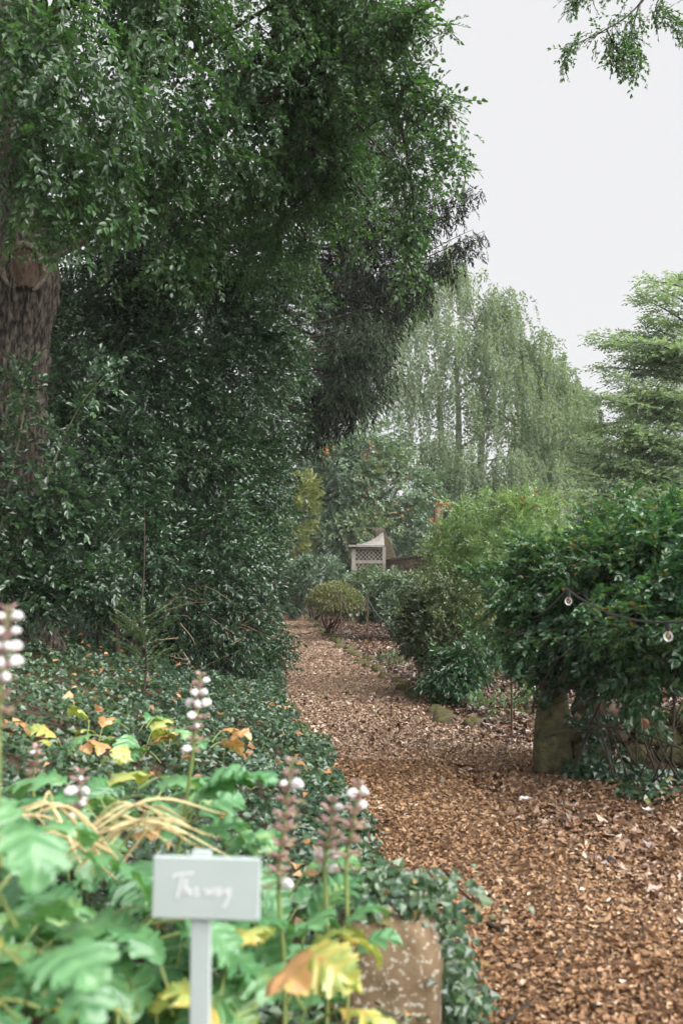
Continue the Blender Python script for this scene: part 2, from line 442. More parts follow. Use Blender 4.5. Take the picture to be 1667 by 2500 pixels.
M['cable'] = surf_mat('black rubber cable', [(.3, G(.02,.02,.022)), (.7, G(.035,.035,.04))], 20, .28, 0, spec=.6)
M['timber'] = surf_mat('weathered grey timber', [(.3, G(.19,.17,.14)), (.7, G(.32,.29,.25))], 6, .8, .4, stretch=(1, 1, .2))
M['shingle'] = surf_mat('silvered roof shingle', [(.3, G(.21,.195,.17)), (.7, G(.33,.31,.28))], 5, .75, .4)
M['brick'] = surf_mat('old reddish brick', [(.3, G(.085,.055,.038)), (.55, G(.16,.105,.072)), (.75, G(.22,.155,.115))], 6, .9, .5, 30, second=(4, .48, .62, G(.085,.075,.04)))
M['oldbrick'] = surf_mat('weathered mossy brick', [(.3, G(.030,.022,.015)), (.55, G(.066,.046,.032)), (.75, G(.105,.078,.056))], 7, .9, .5, 30, second=(5, .48, .6, G(.05,.046,.022)))
M['mortar'] = surf_mat('old mortar', [(.3, G(.06,.048,.036)), (.7, G(.11,.09,.07))], 8, .95, .3)
M['coping'] = surf_mat('mossy coping stone', [(.3, G(.07,.07,.035)), (.7, G(.17,.15,.09))], 6, .95, .5)
M['brass'] = surf_mat('dark socket', [(.3, G(.015,.015,.015)), (.7, G(.03,.03,.03))], 20, .4, 0)
gm, gnt, gb = new_mat('clear bulb glass')
gb.inputs['Base Color'].default_value = (.9, .9, .88, 1); gb.inputs['Roughness'].default_value = .08; gb.inputs['Specular IOR Level'].default_value = 1.0
g_t = gnt.nodes.new("ShaderNodeBsdfTransparent"); g_m = gnt.nodes.new("ShaderNodeMixShader"); g_f = gnt.nodes.new("ShaderNodeFresnel")
g_f.inputs[0].default_value = 1.5
gnt.links.new(g_f.outputs[0], g_m.inputs[0]); gnt.links.new(g_t.outputs[0], g_m.inputs[1]); gnt.links.new(gb.outputs[0], g_m.inputs[2])
gnt.links.new(g_m.outputs[0], gnt.nodes["Material Output"].inputs[0])
M['glass'] = gm
fm, fnt, fb = new_mat('amber filament')
fb.inputs['Base Color'].default_value = (.55, .26, .08, 1); fb.inputs['Roughness'].default_value = .4
M['filament'] = fm

# ------------------------------------------------------------------ ground, path, bank
EY = np.array([0., 3.0, 3.5, 4.4, 5.5, 7.8, 11.6, 16.8, 25., 50., 70.])
EX = np.array([.55, .46, .43, .40, .17, -.02, -.64, -1.06, -1.5, -2.95, -5.])
RY = np.array([0., 6.0, 8.2, 9.2, 10.07, 11.6, 13.3, 16.8, 21.6, 29.2, 44.8, 50., 70.])
RX = np.array([6., 6.0, 3.0, 1.9, 1.39, 1.08, .97, .60, .15, -.52, -1.72, -2.15, -4.2])
def edge_l(y): return np.interp(y, EY, EX) + .05 * np.sin(y * 2.3) + .03 * np.sin(y * 5.1 + 1)
def edge_r(y): return np.interp(y, RY, RX)
def bank_z(x, y):
    s = edge_l(y) - x
    z = np.where(s > 0, np.minimum(.07 + .33 * s, .62 + .15 * s), 0)
    z = np.minimum(z, 1.15)
    z = np.where(s > 0, z, -.02)
    return z + np.where(s > .1, .05 * vnoise(np.stack([x, y, x * 0], -1), 1.6), 0)

def grid_mesh(geo, X, Y, Z, m=0):
    n, k = X.shape
    V = np.stack([X, Y, Z], -1).reshape(-1, 3)
    i = (np.arange(n - 1)[:, None] * k + np.arange(k - 1)[None]).ravel()
    geo.add(V, np.stack([i, i + 1, i + k + 1, i + k], -1), m)

g = Geo()
a = np.concatenate([-np.geomspace(240, 8, 14), np.linspace(-7, 7, 57), np.geomspace(8, 240, 14)])
b = np.concatenate([-np.geomspace(60, 2, 6), np.linspace(-1, 60, 123), np.geomspace(62, 320, 12)])
YY, XX = np.meshgrid(b, a, indexing='ij')
near = (np.abs(XX) < 7.5) & (YY < 61) & (YY > -1.5)
off = np.where(XX > edge_r(YY), XX - edge_r(YY), 0)
ZZ = np.where(near, .035 * vnoise(np.stack([XX, YY, XX * 0], -1), .9) * np.clip(off / .6, 0, 1), 0)
grid_mesh(g, XX, YY, ZZ - .004)
ground = tag(g.build('ground', M['soil'], smooth=True), kind='structure', label='bare damp earth of the garden beds under leaf litter')

g = Geo()
yy = np.linspace(1.0, 60, 200); ss = np.linspace(0, 1, 24)
XX = edge_l(yy)[:, None] + (edge_r(yy) - edge_l(yy))[:, None] * ss[None]
YY = np.repeat(yy[:, None], 24, 1)
mid = 1 - (2 * ss - 1) ** 4
ZZ = .004 + .012 * mid[None] + .006 * vnoise(np.stack([XX, YY, XX * 0], -1), 2.5) * mid[None]
grid_mesh(g, XX, YY, ZZ)
path = tag(g.build('path', M['pathmat'], smooth=True), kind='structure', label='brown bark chip and gravel garden path')

g = Geo()
yy = np.linspace(.3, 40, 140); sv = np.concatenate([[0, .015, .03], np.linspace(.08, 6, 50), np.linspace(6.5, 30, 12)])
XX = edge_l(yy)[:, None] - sv[None]; YY = np.repeat(yy[:, None], len(sv), 1)
ZZ = bank_z(XX, YY); ZZ[:, 0] = -.03
grid_mesh(g, XX, YY, ZZ)
bank = tag(g.build('bank', M['soil'], smooth=True), kind='structure', label='low earth bank beside the path under ivy')

# ------------------------------------------------------------------ old oak with pruning scar
TB = np.array([*px(12, 1545, 9.3)[:2], 0]); TB[2] = float(bank_z(TB[0], TB[1])) - .1
oak = thing('oak_tree', 'old tree with furrowed bark and a healed pruning scar, beside the ivy bank', 'tree', TB)
g = Geo()
nr, ns = 240, 150
zs = np.linspace(TB[2], 9.0, nr)
scar_c = px(62, 652, 8.9)
rad = .315 + .16 * np.exp(-((zs - TB[2]) / .45)) + .085 * np.exp(-((zs - scar_c[2]) / .42) ** 2) - .012 * np.maximum(zs - 5, 0)
cx = TB[0] + .045 * np.sin(zs * .7) + .03 * np.exp(-((zs - scar_c[2]) / .6) ** 2)
cy = TB[1] + .03 * np.cos(zs * .9)
th = np.arange(ns) * 2 * math.pi / ns
ph = th[None] + .10 * np.sin(zs * 1.1)[:, None]
D = np.stack([np.cos(th)[None] + 0 * ph, np.sin(th)[None] + 0 * ph, 0 * ph], -1)
samp = np.stack([np.cos(ph) * 5.0, np.sin(ph) * 5.0, np.repeat((zs * 2.2)[:, None], ns, 1)], -1)
n1 = np.abs(vnoise(samp, 1.5)) ** .7; n2 = np.abs(vnoise(samp * [1, 1, 1.5] + 5, 3.1)) ** .7
ridge = .055 * (.5 - n1) * (.6 + .8 * n2) + .030 * (.5 - n2) + .012 * vnoise(samp * [1, 1, 2.], 6.)
ridge = -ridge
flare = .10 * np.exp(-((zs - TB[2]) / .35))[:, None] * np.maximum(0, np.cos(5 * th + .6))[None]
rr = rad[:, None] + ridge + flare
V = np.stack([cx[:, None] + D[..., 0] * rr, cy[:, None] + D[..., 1] * rr, np.repeat(zs[:, None], ns, 1)], -1)
i = np.arange(nr - 1)[:, None] * ns; j = np.arange(ns)[None]; k = (j + 1) % ns
g.add(V.reshape(-1, 3), np.stack([i + j, i + k, i + ns + k, i + ns + j], -1).reshape(-1, 4))
trunk = g.build('trunk', M['bark'], oak, smooth=True)
# scar on the front of the trunk, facing the path
ax = np.array([cx[np.argmin(abs(zs - scar_c[2]))], cy[np.argmin(abs(zs - scar_c[2]))]])
view = unit(np.array([0.25, -1.0])); face_r = .315 + .075
fc = np.array([ax[0] + view[0] * face_r + .10, ax[1] + view[1] * face_r, scar_c[2]])
ex = unit(np.array([1.0, .25, 0.0])); ez = np.array([0, 0, 1.0]); en = np.array([view[0], view[1], 0])
def on_scar(a, b, c=0.0): return fc + ex * a + ez * b + en * c
g = Geo()
na = 40
ang = np.linspace(R(-62), R(242), na)
pts = np.array([on_scar(.178 * math.cos(t), .215 * math.sin(t) * (1.0 if math.sin(t) > 0 else 1.05), -.006 - .05 * abs(math.cos(t)) ** 2) for t in ang])
tube(g, pts, [.014, .034, .042, .034, .036, .040, .036, .012], 12, rough=.35)
g.build('callus_ring', M['callus'], trunk, smooth=True)
g = Geo()
rs_ = np.linspace(0, 1, 8); tt = np.arange(33) * 2 * math.pi / 32
Vs = np.array([[on_scar(.16 * r * math.cos(t), max(.20 * r * math.sin(t), -.185 + .015 * math.sin(3 * t)), -.005 - .05 * (r * math.cos(t)) ** 2 + .02 * (1 - r) + .006 * vnoise(np.array([r * math.cos(t) * 9, 1, r * math.sin(t) * 4]))) for t in tt] for r in rs_])
n_, k_ = Vs.shape[:2]
i = (np.arange(n_ - 1)[:, None] * k_ + np.arange(k_ - 1)[None]).ravel()
g.add(Vs.reshape(-1, 3), np.stack([i + k_, i + k_ + 1, i + 1, i], -1))
g.build('exposed_wood', M['scar'], trunk, smooth=True)

# limbs of the oak crown: photo pixel, photo pixel, depth
g = Geo(); twigP, twigD = [], []
limbs = [
    ([(20, 500, 9.2), (60, 250, 9.0), (150, 0, 8.8), (220, -200, 8.6)], .13, .07),
    ([(90, 600, 9.2), (220, 420, 9.4), (300, 270, 9.6), (380, 80, 9.8), (440, -60, 10.)], .085, .03),
    ([(90, 640, 9.2), (300, 520, 9.8), (480, 370, 10.2), (560, 300, 10.3), (700, 160, 10.4), (830, 20, 10.5)], .075, .02),
    ([(300, 270, 9.6), (420, 160, 9.7), (600, 50, 9.8), (760, -50, 9.9)], .035, .012),
    ([(480, 370, 10.2), (620, 260, 10.), (770, 180, 9.8), (900, 120, 9.5), (1010, 40, 9.2), (1110, -40, 9.)], .04, .01),
    ([(900, 120, 9.5), (940, 200, 9.4), (985, 330, 9.4), (1010, 520, 9.6), (995, 640, 9.8)], .022, .005),
    ([(930, 180, 9.4), (1000, 215, 9.2), (1080, 265, 9.), (1095, 330, 8.9), (1115, 380, 8.8)], .020, .004),
    ([(560, 300, 10.3), (700, 330, 10.4), (820, 400, 10.5), (900, 480, 10.6), (940, 580, 10.6)], .03, .006),
    ([(300, 520, 9.8), (450, 520, 10.4), (600, 500, 11.), (720, 540, 11.4), (760, 620, 11.5)], .035, .008),
    ([(150, 0, 8.8), (260, -60, 8.4), (420, -120, 8.), (700, -160, 8.)], .05, .02),
    ([(700, 160, 10.4), (800, 230, 10.2), (880, 300, 10.), (960, 420, 9.8)], .025, .006),
    ([(1000, 215, 9.2), (1060, 200, 9.), (1100, 220, 8.9)], .012, .004),
    ([(1080, 265, 9.), (1100, 280, 8.9), (1120, 310, 8.8)], .010, .003),
    ([(940, 200, 9.4), (1000, 290, 9.2), (1080, 360, 9.1), (1110, 390, 9.)], .012, .003),
    ([(960, 60, 9.3), (1030, 90, 9.1), (1060, 140, 9.0)], .010, .003),
]
for pts, r0, r1 in limbs:
    P = spline([px(*p) for p in pts], 8 * len(pts))
    P = P + vnoise(P, 1.7)[:, None] * np.array([.05, .05, .05])
    tube(g, P, [r0, r1], 6, rough=.1)
    L = np.linalg.norm(np.diff(P, axis=0), axis=1).sum()
    nb = int(L / .16)
    for _ in range(nb):
        t = rng.uniform(.15, 1) * (len(P) - 1); i0 = min(int(t), len(P) - 2)
        p = P[i0] + (P[i0+1] - P[i0]) * (t - i0)
        dr = unit(unit(P[i0+1] - P[i0]) * .6 + rng.normal(size=3) * .6 + np.array([.1, 0, -.15]))
        ln = rng.uniform(.3, .95) * (1.0 if r0 > .03 else .6)
        e = p + dr * ln + np.array([0, 0, -.18 * ln])
        B = spline([p, p + dr * ln * .5 + np.array([0, 0, .03]), e], 6)
        if uv_of(e)[0][0] > 1140 - 60 * (uv_of(e)[1][0] < 170): continue
        tube(g, B, [.009, .003], 3)
        q = rng.integers(1, 6, size=int(6 + ln * 12))
        for kq in q:
            twigP.append(B[min(kq, 5)] + rng.normal(size=3) * .05); twigD.append(dr)
g.build('branches', M['limb'], oak, smooth=True)
twigP = np.array(twigP); twigD = np.array(twigD)
tu, tv = uv_of(twigP); k_ok = tu < 1175 - 70 * (tv < 150); twigP, twigD = twigP[k_ok], twigD[k_ok]

oak_sprays = [spray('oval', 7 + (s % 3), .20, .060, .035, droop=.25, seed=40 + s) for s in range(5)]
oak_small = [spray('oval', 6, .17, .052, .031, droop=.3, seed=60 + s) for s in range(4)]
g = Geo()
foliage(g, oak_small, twigP, twigD, out=.5, droop=.45, wild=.7, tint=.58)
blobs = []
for (u, v, d, r) in [(80, 60, 7.6, 1.15), (300, 100, 9., 1.2), (520, 90, 10., 1.2), (720, 80, 10.4, 1.0), (860, 130, 10.2, .62),
                     (60, 350, 7.6, .52), (230, 460, 8.0, .46), (330, 330, 9.6, 1.0), (520, 330, 10.6, 1.05), (680, 330, 11., .95), (800, 420, 11., .62),
                     (420, 560, 10.6, .8), (620, 560, 11.6, .7), (160, 520, 8.2, .24), (300, 570, 8.6, .22), (760, 250, 10.8, .8), (420, -80, 9.5, 1.3), (750, -60, 10., 1.0), (920, 0, 9.6, .5)]:
    blobs.append((px(u, v, d), (r, r * .9, r)))
P, Nn = blob_points(blobs, 15500, shell=.42, bump=.3, gap=-.25, gfreq=1.5)
foliage(g, oak_sprays, P, Nn, out=.45, droop=.45, wild=.7, tint=.50, tvar=.2, smin=.85, smax=1.35)
P = px(70, 575, 8.55) + rng.normal(size=(16, 3)) * [.16, .05, .08]
foliage(g, oak_small, P, np.tile([0, -.3, -1.], (16, 1)), out=.8, droop=.5, wild=.4, tint=.5)
fr = [(960, 60, 9.2, .3), (1020, 30, 9.1, .22), (930, 250, 9.4, .32), (1040, 250, 9.1, .28), (1085, 330, 8.9, .24), (1120, 390, 8.8, .12), (1000, 180, 9.2, .22),
      (990, 420, 9.5, .26), (1000, 560, 9.7, .22), (980, 660, 9.8, .12), (880, 560, 10.4, .22), (1090, 270, 8.9, .14), (1090, 60, 9., .10)]
P, Nn = blob_points([(px(u, v, d), (r, r, r)) for u, v, d, r in fr], 1150, shell=.6, bump=.5, gap=-.35, gfreq=3., cull=.2)
foliage(g, oak_small, P, Nn, out=.4, droop=.35, wild=.9, tint=.58)
g.build('crown', [M['oak'], M['twig']], oak)

# ------------------------------------------------------------------ tall holly wall of leaves beside the path
hb = px(420, 1520, 12.5); hb[2] = 0.4
holly = thing('holly_tree', 'tall dense dark glossy evergreen holly towering along the path edge', 'tree', hb)
g = Geo()
for (u, d, top, r) in [(290, 10.6, 900, .05), (330, 11.4, 700, .06), (430, 12., 650, .07), (520, 13., 700, .06), (590, 14., 800, .05), (240, 11., 1000, .04), (300, 10.2, 1150, .022), (620, 15., 1000, .04)]:
    b0 = px(u, 1520, d); b0[2] = float(bank_z(b0[0], b0[1])) - .05
    t0 = px(u + rng.uniform(-60, 60), top, d + rng.uniform(-.3, .4))
    P = spline([b0, b0 * .6 + t0 * .4 + rng.normal(size=3) * .12, t0], 18)
    tube(g, P, [r * .75, r * .2], 7, rough=.15)
g.build('trunk', M['twig'], holly, smooth=True)
hol_sprays = [spray('oval', 8 + (s % 3), .25, .066, .032, droop=.1, seed=10 + s, spread=.7) for s in range(6)]
blobs = []
for (u, v, d, r) in [(250, 1330, 10.8, .75), (420, 1370, 11.8, .9), (560, 1400, 13.2, .62), (600, 1510, 14.4, .42), (640, 1440, 15., .34),
                     (230, 1120, 10.8, .85), (420, 1130, 12.2, 1.1), (560, 1160, 13.5, .8), (610, 1290, 14.2, .52), (630, 1140, 14.6, .42),
                     (260, 880, 11.2, 1.0), (450, 870, 12.6, 1.2), (600, 900, 13.4, .62), (640, 1030, 14.4, .45), (640, 780, 13., .5),
                     (310, 680, 11.6, 1.0), (490, 660, 12.6, 1.1), (620, 680, 13., .62), (690, 640, 12.8, .28), (560, 1530, 13., .4), (460, 1480, 12., .5), (700, 930, 14.6, .25), (745, 890, 14.8, .2), (770, 740, 13., .12),
                     (600, 1600, 13.6, .30), (655, 1560, 15.6, .34), (650, 1600, 15.2, .26)]:
    c = px(u, v, d)
    blobs.append((c, (r, r * .9, r)))
P, Nn = blob_points(blobs, 29000, shell=.30, bump=.32, bfreq=1.7, gap=-.36, gfreq=1.8)
ok = P[:, 2] > bank_z(P[:, 0], P[:, 1]) + .05
P, Nn = P[ok], Nn[ok]
g = Geo()
foliage(g, hol_sprays, P, Nn, out=.75, droop=.05, wild=.6, tint=.45, tvar=.18, tfreq=1.2)
g.build('crown', [M['holly'], M['twig']], holly)
# bare dead twigs at its foot
g = Geo()
for _ in range(46):
    u = rng.uniform(380, 650); p = px(u, rng.uniform(1430, 1610), np.interp(u, [380, 650], [10.3, 13.2]))
    dr = unit(np.array([rng.normal() * .9 + .3, -.4 * rng.random(), rng.normal() * .35]))
    ln = rng.uniform(.2, .75)
    B = spline([p, p + dr * ln * .5 + rng.normal(size=3) * .05, p + dr * ln + np.array([0, 0, -.1 * ln])], 6)
    tube(g, B, [.006, .002], 3)
tag(g.build('dead_twigs', M['deadtwig'], holly), kind='stuff')

# leafy shoots climbing in front of the old trunk
shoot_sprays = [spray('oval', 8, .22, .062, .036, droop=.15, seed=90 + s, twig=.003) for s in range(4)]
SB = px(60, 1500, 8.5); SB[2] = float(bank_z(SB[0], SB[1]))
shoots = thing('holly_sapling', 'leafy young shoots rising in front of the scarred trunk', 'sapling', SB)
g = Geo(); gl = Geo(); PP, DD = [], []
for (pts) in [[(0, 1480, 8.4), (60, 1330, 8.4), (110, 1180, 8.4), (190, 1000, 8.5), (270, 900, 8.6)],
              [(60, 1500, 8.5), (90, 1380, 8.4), (150, 1280, 8.3), (240, 1200, 8.3)],
              [(0, 1300, 8.3), (30, 1150, 8.3), (60, 980, 8.3), (40, 900, 8.4)],
              [(30, 1520, 8.5), (120, 1440, 8.4), (200, 1420, 8.4), (280, 1400, 8.4)],
              [(0, 1420, 8.2), (60, 1300, 8.2), (130, 1240, 8.2), (160, 1180, 8.2)],
              [(60, 1500, 8.5), (150, 1460, 8.5), (230, 1360, 8.6), (300, 1280, 8.8)], [(20, 1520, 8.4), (40, 1420, 8.3), (20, 1340, 8.3), (50, 1240, 8.3)], [(40, 1500, 8.4), (90, 1440, 8.3), (90, 1360, 8.3), (60, 1290, 8.3)], [(100, 1500, 8.6), (120, 1300, 8.7), (150, 1150, 8.7), (120, 1050, 8.7)]]:
    P = spline([px(*p) for p in pts], 26)
    tube(g, P, [.011, .004], 5)
    for k in range(2, 26):
        for _ in range(4):
            PP.append(P[k] + rng.normal(size=3) * .05); DD.append(unit(rng.normal(size=3) * .7 + unit(P[k] - P[k-1]) * .8))
PP = np.array(PP); DD = np.array(DD)
g.build('stems', M['shoot'], shoots)
foliage(gl, shoot_sprays, PP, DD, out=.8, droop=.1, wild=.4, tint=.5)
gl.build('foliage', [M['holly'], M['twig']], shoots)

# ------------------------------------------------------------------ ivy carpet on the bank
ivy_t = [single('ivy', .047, .047, f, c) for f, c in ((.08, .1), (.18, .2), (.02, .05))] + [single('oval', .05, .034, .1, .1)]
n = 76000
y = 2.6 + (18 - 2.6) * rng.random(n) ** 1.15
s = rng.random(n) ** 1.15 * 4.6 - .05
x = edge_l(y) - s
P = np.stack([x, y, bank_z(x, y) + rng.random(n) * .10 + .04 * vnoise(np.stack([x, y, x * 0], -1), 2.5)], -1)
uu, vv = uv_of(P)
ok = (uu > -80) & (uu < 1300) & (vv < 2560)
P = P[ok]; n = len(P)
g = Geo()
ups = unit(np.array([.25, -.25, 1.0]) + rng.normal(size=(n, 3)) * .42)
d = np.stack([rng.normal(size=n), rng.normal(size=n), -.2 + .25 * rng.normal(size=n)], -1)
tt = .52 + .22 * vnoise(P, 1.1)
place(g, ivy_t, P, d, ups, rng.uniform(.55, 1.15, n), tt, .17)
tag(g.build('ivy', M['ivy']), 'dense carpet of dark green ivy covering the bank beside the path', 'ivy', kind='stuff')
# autumn leaves caught on the ivy
n = 240
y = 3 + 8.5 * rng.random(n); s = rng.random(n) * 3.8; x = edge_l(y) - s
P = np.stack([x, y, bank_z(x, y) + .10 + .03 * rng.random(n)], -1)
g = Geo()
place(g, [single('oval', .06, .04, .2, .3), single('ivy', .06, .06, .15, .2)], P, np.stack([rng.normal(size=n), rng.normal(size=n), .2 * rng.normal(size=n)], -1),
      unit(np.array([0, -.3, 1.]) + rng.normal(size=(n, 3)) * .3), rng.uniform(.6, 1.3, n), rng.random(n), .1)
tag(g.build('fallen_leaves', M['tawny']), 'scattered orange autumn leaves caught on the ivy bank', 'leaves', kind='stuff')

# ------------------------------------------------------------------ bark chips and leaf litter
def litter(name, n, yr, pw, xfun, mat, L, W, tint, tvar, label, lift=.02, tilt=.35, kinds=('dia', 'oval'), jit=.2):
    y = yr[0] + (yr[1] - yr[0]) * rng.random(n) ** pw
    lo, hi = xfun(y); x = lo + (hi - lo) * rng.random(n)
    off = np.maximum(x - edge_r(y), 0)
    z = .012 + .035 * vnoise(np.stack([x, y, x * 0], -1), .9) * np.clip(off / .6, 0, 1) + rng.random(n) * lift + .008
    P = np.stack([x, y, z], -1); u, v = uv_of(P)
    ok = (u > -60) & (u < 1760) & (v < 2580) & (v > 1380)
    P = P[ok]; n = len(P)
    g = Geo()
    place(g, [single(k, L, W, f, c) for k in kinds for f, c in ((.25, .1), (-.2, -.15), (.05, .3))], P,
          np.stack([rng.normal(size=n), rng.normal(size=n), rng.normal(size=n) * .3], -1),
          unit(np.array([0, 0, 1.]) + rng.normal(size=(n, 3)) * tilt), np.clip(np.exp(rng.normal(size=n) * .38) * .85, .3, 2.2), tint + tvar * (vnoise(P, .8) + .6 * vnoise(P + 3, 2.2)), jit)
    tag(g.build(name, mat), label, 'litter', kind='stuff')
lr = lambda y: (edge_l(y) - .08, np.minimum(edge_r(y) + .1, 4.5))
litter('bark_chips', 100000, (3.1, 9.0), 1.5, lr, M['chip'], .027, .017, .46, .12, 'loose brown bark chips spread over the near path')
litter('path_gravel', 62000, (8.5, 18), 1.6, lr, M['gravel'], .026, .018, .50, .1, 'pale gravel and chips on the path between ivy and stakes', kinds=('dia',))
litter('path_grit', 34000, (16, 50), 1.8, lr, M['gravel'], .040, .028, .52, .1, 'distant gravel on the narrowing end of the path', tilt=.25, kinds=('dia',))
litter('leaf_litter', 20000, (4.0, 9.8), 1.0, lambda y: (np.where(y > 8.3, edge_r(y) - .3, .75 + .16 * (9 - y)), np.full_like(y, 4.2)), M['wetleaf'], .050, .036, .52, .2, 'brown fallen leaves thick around the stone pier and shrub')
litter('wet_leaf_litter', 7500, (8.6, 13.5), 1.0, lambda y: (edge_l(y) - .05, edge_r(y) + .2), M['wetleaf'], .044, .032, .60, .2, 'wet reddish leaves strewn across the middle of the path')
litter('bed_litter', 30000, (9.5, 40), 1.7, lambda y: (edge_r(y) - .05, edge_r(y) + 3.6), M['wetleaf'], .065, .045, .45, .25, 'dark leaf litter on the bed behind the mossy edging')

# ------------------------------------------------------------------ mossy edging stones along the path
k = 0
for y in np.concatenate([np.arange(10.2, 17, .34), np.arange(17, 30, .6), np.arange(30, 46, 1.2)]):
    if rng.random() < (.6 if 14.0 < y < 16.5 else .12): continue
    gsz = rng.uniform(.08, .155) * (1 + y * .006)
    c = (edge_r(y) + rng.normal() * .06, y, .02)
    g = Geo(); rock(g, (0, 0, 0), (gsz, gsz * rng.uniform(.6, .9), rng.uniform(.06, .10)), 5, 2.6, .22, k, rz=rng.uniform(-.5, .5) + .9)
    o = g.build('edging_stone', M['moss'], smooth=True); o.location = c
    k += 1; th_ = 'th' if 10 <= k % 100 <= 20 else {1: 'st', 2: 'nd', 3: 'rd'}.get(k % 10, 'th')
    tag(o, f'{k}{th_} moss covered stone of the path edging, counted from its near end', 'stone', 'mossy stones edging the path')
for (u, v, w, lab) in [(762, 1822, .10, 'nearest'), (738, 1790, .08, 'middle'), (720, 1752, .08, 'farthest')]:
    c = gpx(u, v); g = Geo(); rock(g, (0, 0, 0), (w, w * .8, w * .9), 5, 2.6, .22, k); k += 1
    o = g.build('edging_stone', M['moss'], smooth=True); o.location = (c[0], c[1], .03)
    tag(o, f'{lab} of three mossy stones at the foot of the ivy bank', 'stone', 'mossy stones below the ivy')
# thin timber risers crossing the far path
for (v, u0, u1, lab) in [(1587, 695, 835, 'nearer of two weathered timber edges laid across the far path'), (1566, 698, 800, 'farther of two weathered timber edges laid across the far path')]:
    a_, b_ = gpx(u0, v), gpx(u1, v - 4)
    g = Geo(); P = spline([a_, (a_ + b_) / 2 + [0, .12, .0], b_], 14); P[:, 2] = .035 + .012 * vnoise(P, 3)
    tube(g, P, .04, 6, rough=.4)
    tag(g.build('path_riser', M['redbark'], smooth=True, base=a_), lab, 'timber edge', 'timber edges across the path')

# ------------------------------------------------------------------ stone post with lichen (foreground) and its ivy
pb = np.array([px(950, 2260, 3.2)[0], 3.3, 0.0])
g = Geo()
rock(g, pb + [0, 0, .24], (.165, .155, .258), 18, 6., .05, 3, freq=3.0)
post_o = g.build('stone_post', M['post'], smooth=True, base=pb)
tag(post_o, 'stubby sandstone post blotched with pale lichen, ivy over its top', 'stone post')
g = Geo(); n = 520
P = np.stack([pb[0] + rng.normal(size=n) * .12 + .03, pb[1] + rng.uniform(-.13, .3, n), np.full(n, .49) + rng.random(n) * .06], -1)
n2 = 260
P2 = np.stack([pb[0] + .20 + rng.normal(size=n2) * .03, pb[1] + rng.uniform(-.2, .25, n2), rng.uniform(.02, .5, n2)], -1)
P2[:, 0] += (.45 - P2[:, 2]) * .12
P = np.concatenate([P, P2]); n = len(P)
place(g, ivy_t, P, np.stack([rng.normal(size=n), -.4 + rng.normal(size=n) * .6, -.4 + .4 * rng.normal(size=n)], -1), unit(np.array([.2, -.5, .8]) + rng.normal(size=(n, 3)) * .4), rng.uniform(.5, 1.0, n), np.full(n, .6), .18)
tag(g.build('post_ivy', M['ivy'], base=pb + [0, 0, .46]), 'ivy sprawling over the lichened sandstone post', 'ivy')

# ------------------------------------------------------------------ sign
D_S = 1.9
sc = px(488, 2168, D_S); sx = D_S / (FOC) * 1.0
W_, H_ = 258 * sx / 2, 146 * sx / 2
sz0 = float(bank_z(np.array(sc[0]), np.array(sc[1])))
sign = thing('garden_sign', 'pale sage painted sign board on a stake with white handwriting', 'sign', (sc[0], sc[1], sz0), rz=R(-2))
g = Geo(); slab(g, (0, 0, sc[2] - sz0), (W_, .006, H_), .0025)
o = inst('board', g.mesh('board', M['sage']), sign, rot=(0, R(1.0), 0))
g = Geo(); slab(g, (.0, .016, (sc[2] - sz0 + H_ + .007) / 2), (24 * sx, .009, (sc[2] - sz0 + H_ + .007) / 2), .002)
inst('stake', g.mesh('stake', M['sage']), sign)
strokes = [  # handwriting, in units of the board half-width, baseline at 0
    [(-.62, .22), (-.55, .27), (-.42, .29), (-.22, .31)],
    [(-.44, .29), (-.47, .12), (-.52, -.14)],
    [(-.36, .22), (-.40, .0), (-.42, -.08), (-.37, .02), (-.33, .05), (-.31, -.08)],
    [(-.27, .03), (-.28, -.08), (-.24, -.07)], [(-.26, .11), (-.255, .12)],
    [(-.14, .05), (-.19, .03), (-.16, -.03), (-.14, -.08), (-.20, -.10)],
    [(.00, .04), (.02, -.07), (.07, .02), (.10, -.07), (.15, .06)],
    [(.28, .04), (.22, .05), (.19, -.04), (.24, -.07), (.28, .04), (.30, -.07)],
    [(.36, .05), (.38, -.04), (.45, .06)], [(.46, .07), (.43, -.10), (.37, -.25), (.31, -.27)]]
g = Geo()
for st in strokes:
    P = spline([(a_ * W_, -.0075, (sc[2] - sz0) + (b_ - .03) * W_) for a_, b_ in st], 5 * len(st)) 
    T = unit(np.gradient(P, axis=0)); N2 = np.stack([-T[:, 2], 0 * T[:, 0], T[:, 0]], -1) * .0022
    V = np.concatenate([P + N2, P - N2]); n_ = len(P); i = np.arange(n_ - 1)
    g.add(V, np.stack([i, i + 1, i + 1 + n_, i + n_], -1))
inst('lettering', g.mesh('lettering', M['letter']), sign, rot=(0, R(1.0), 0))

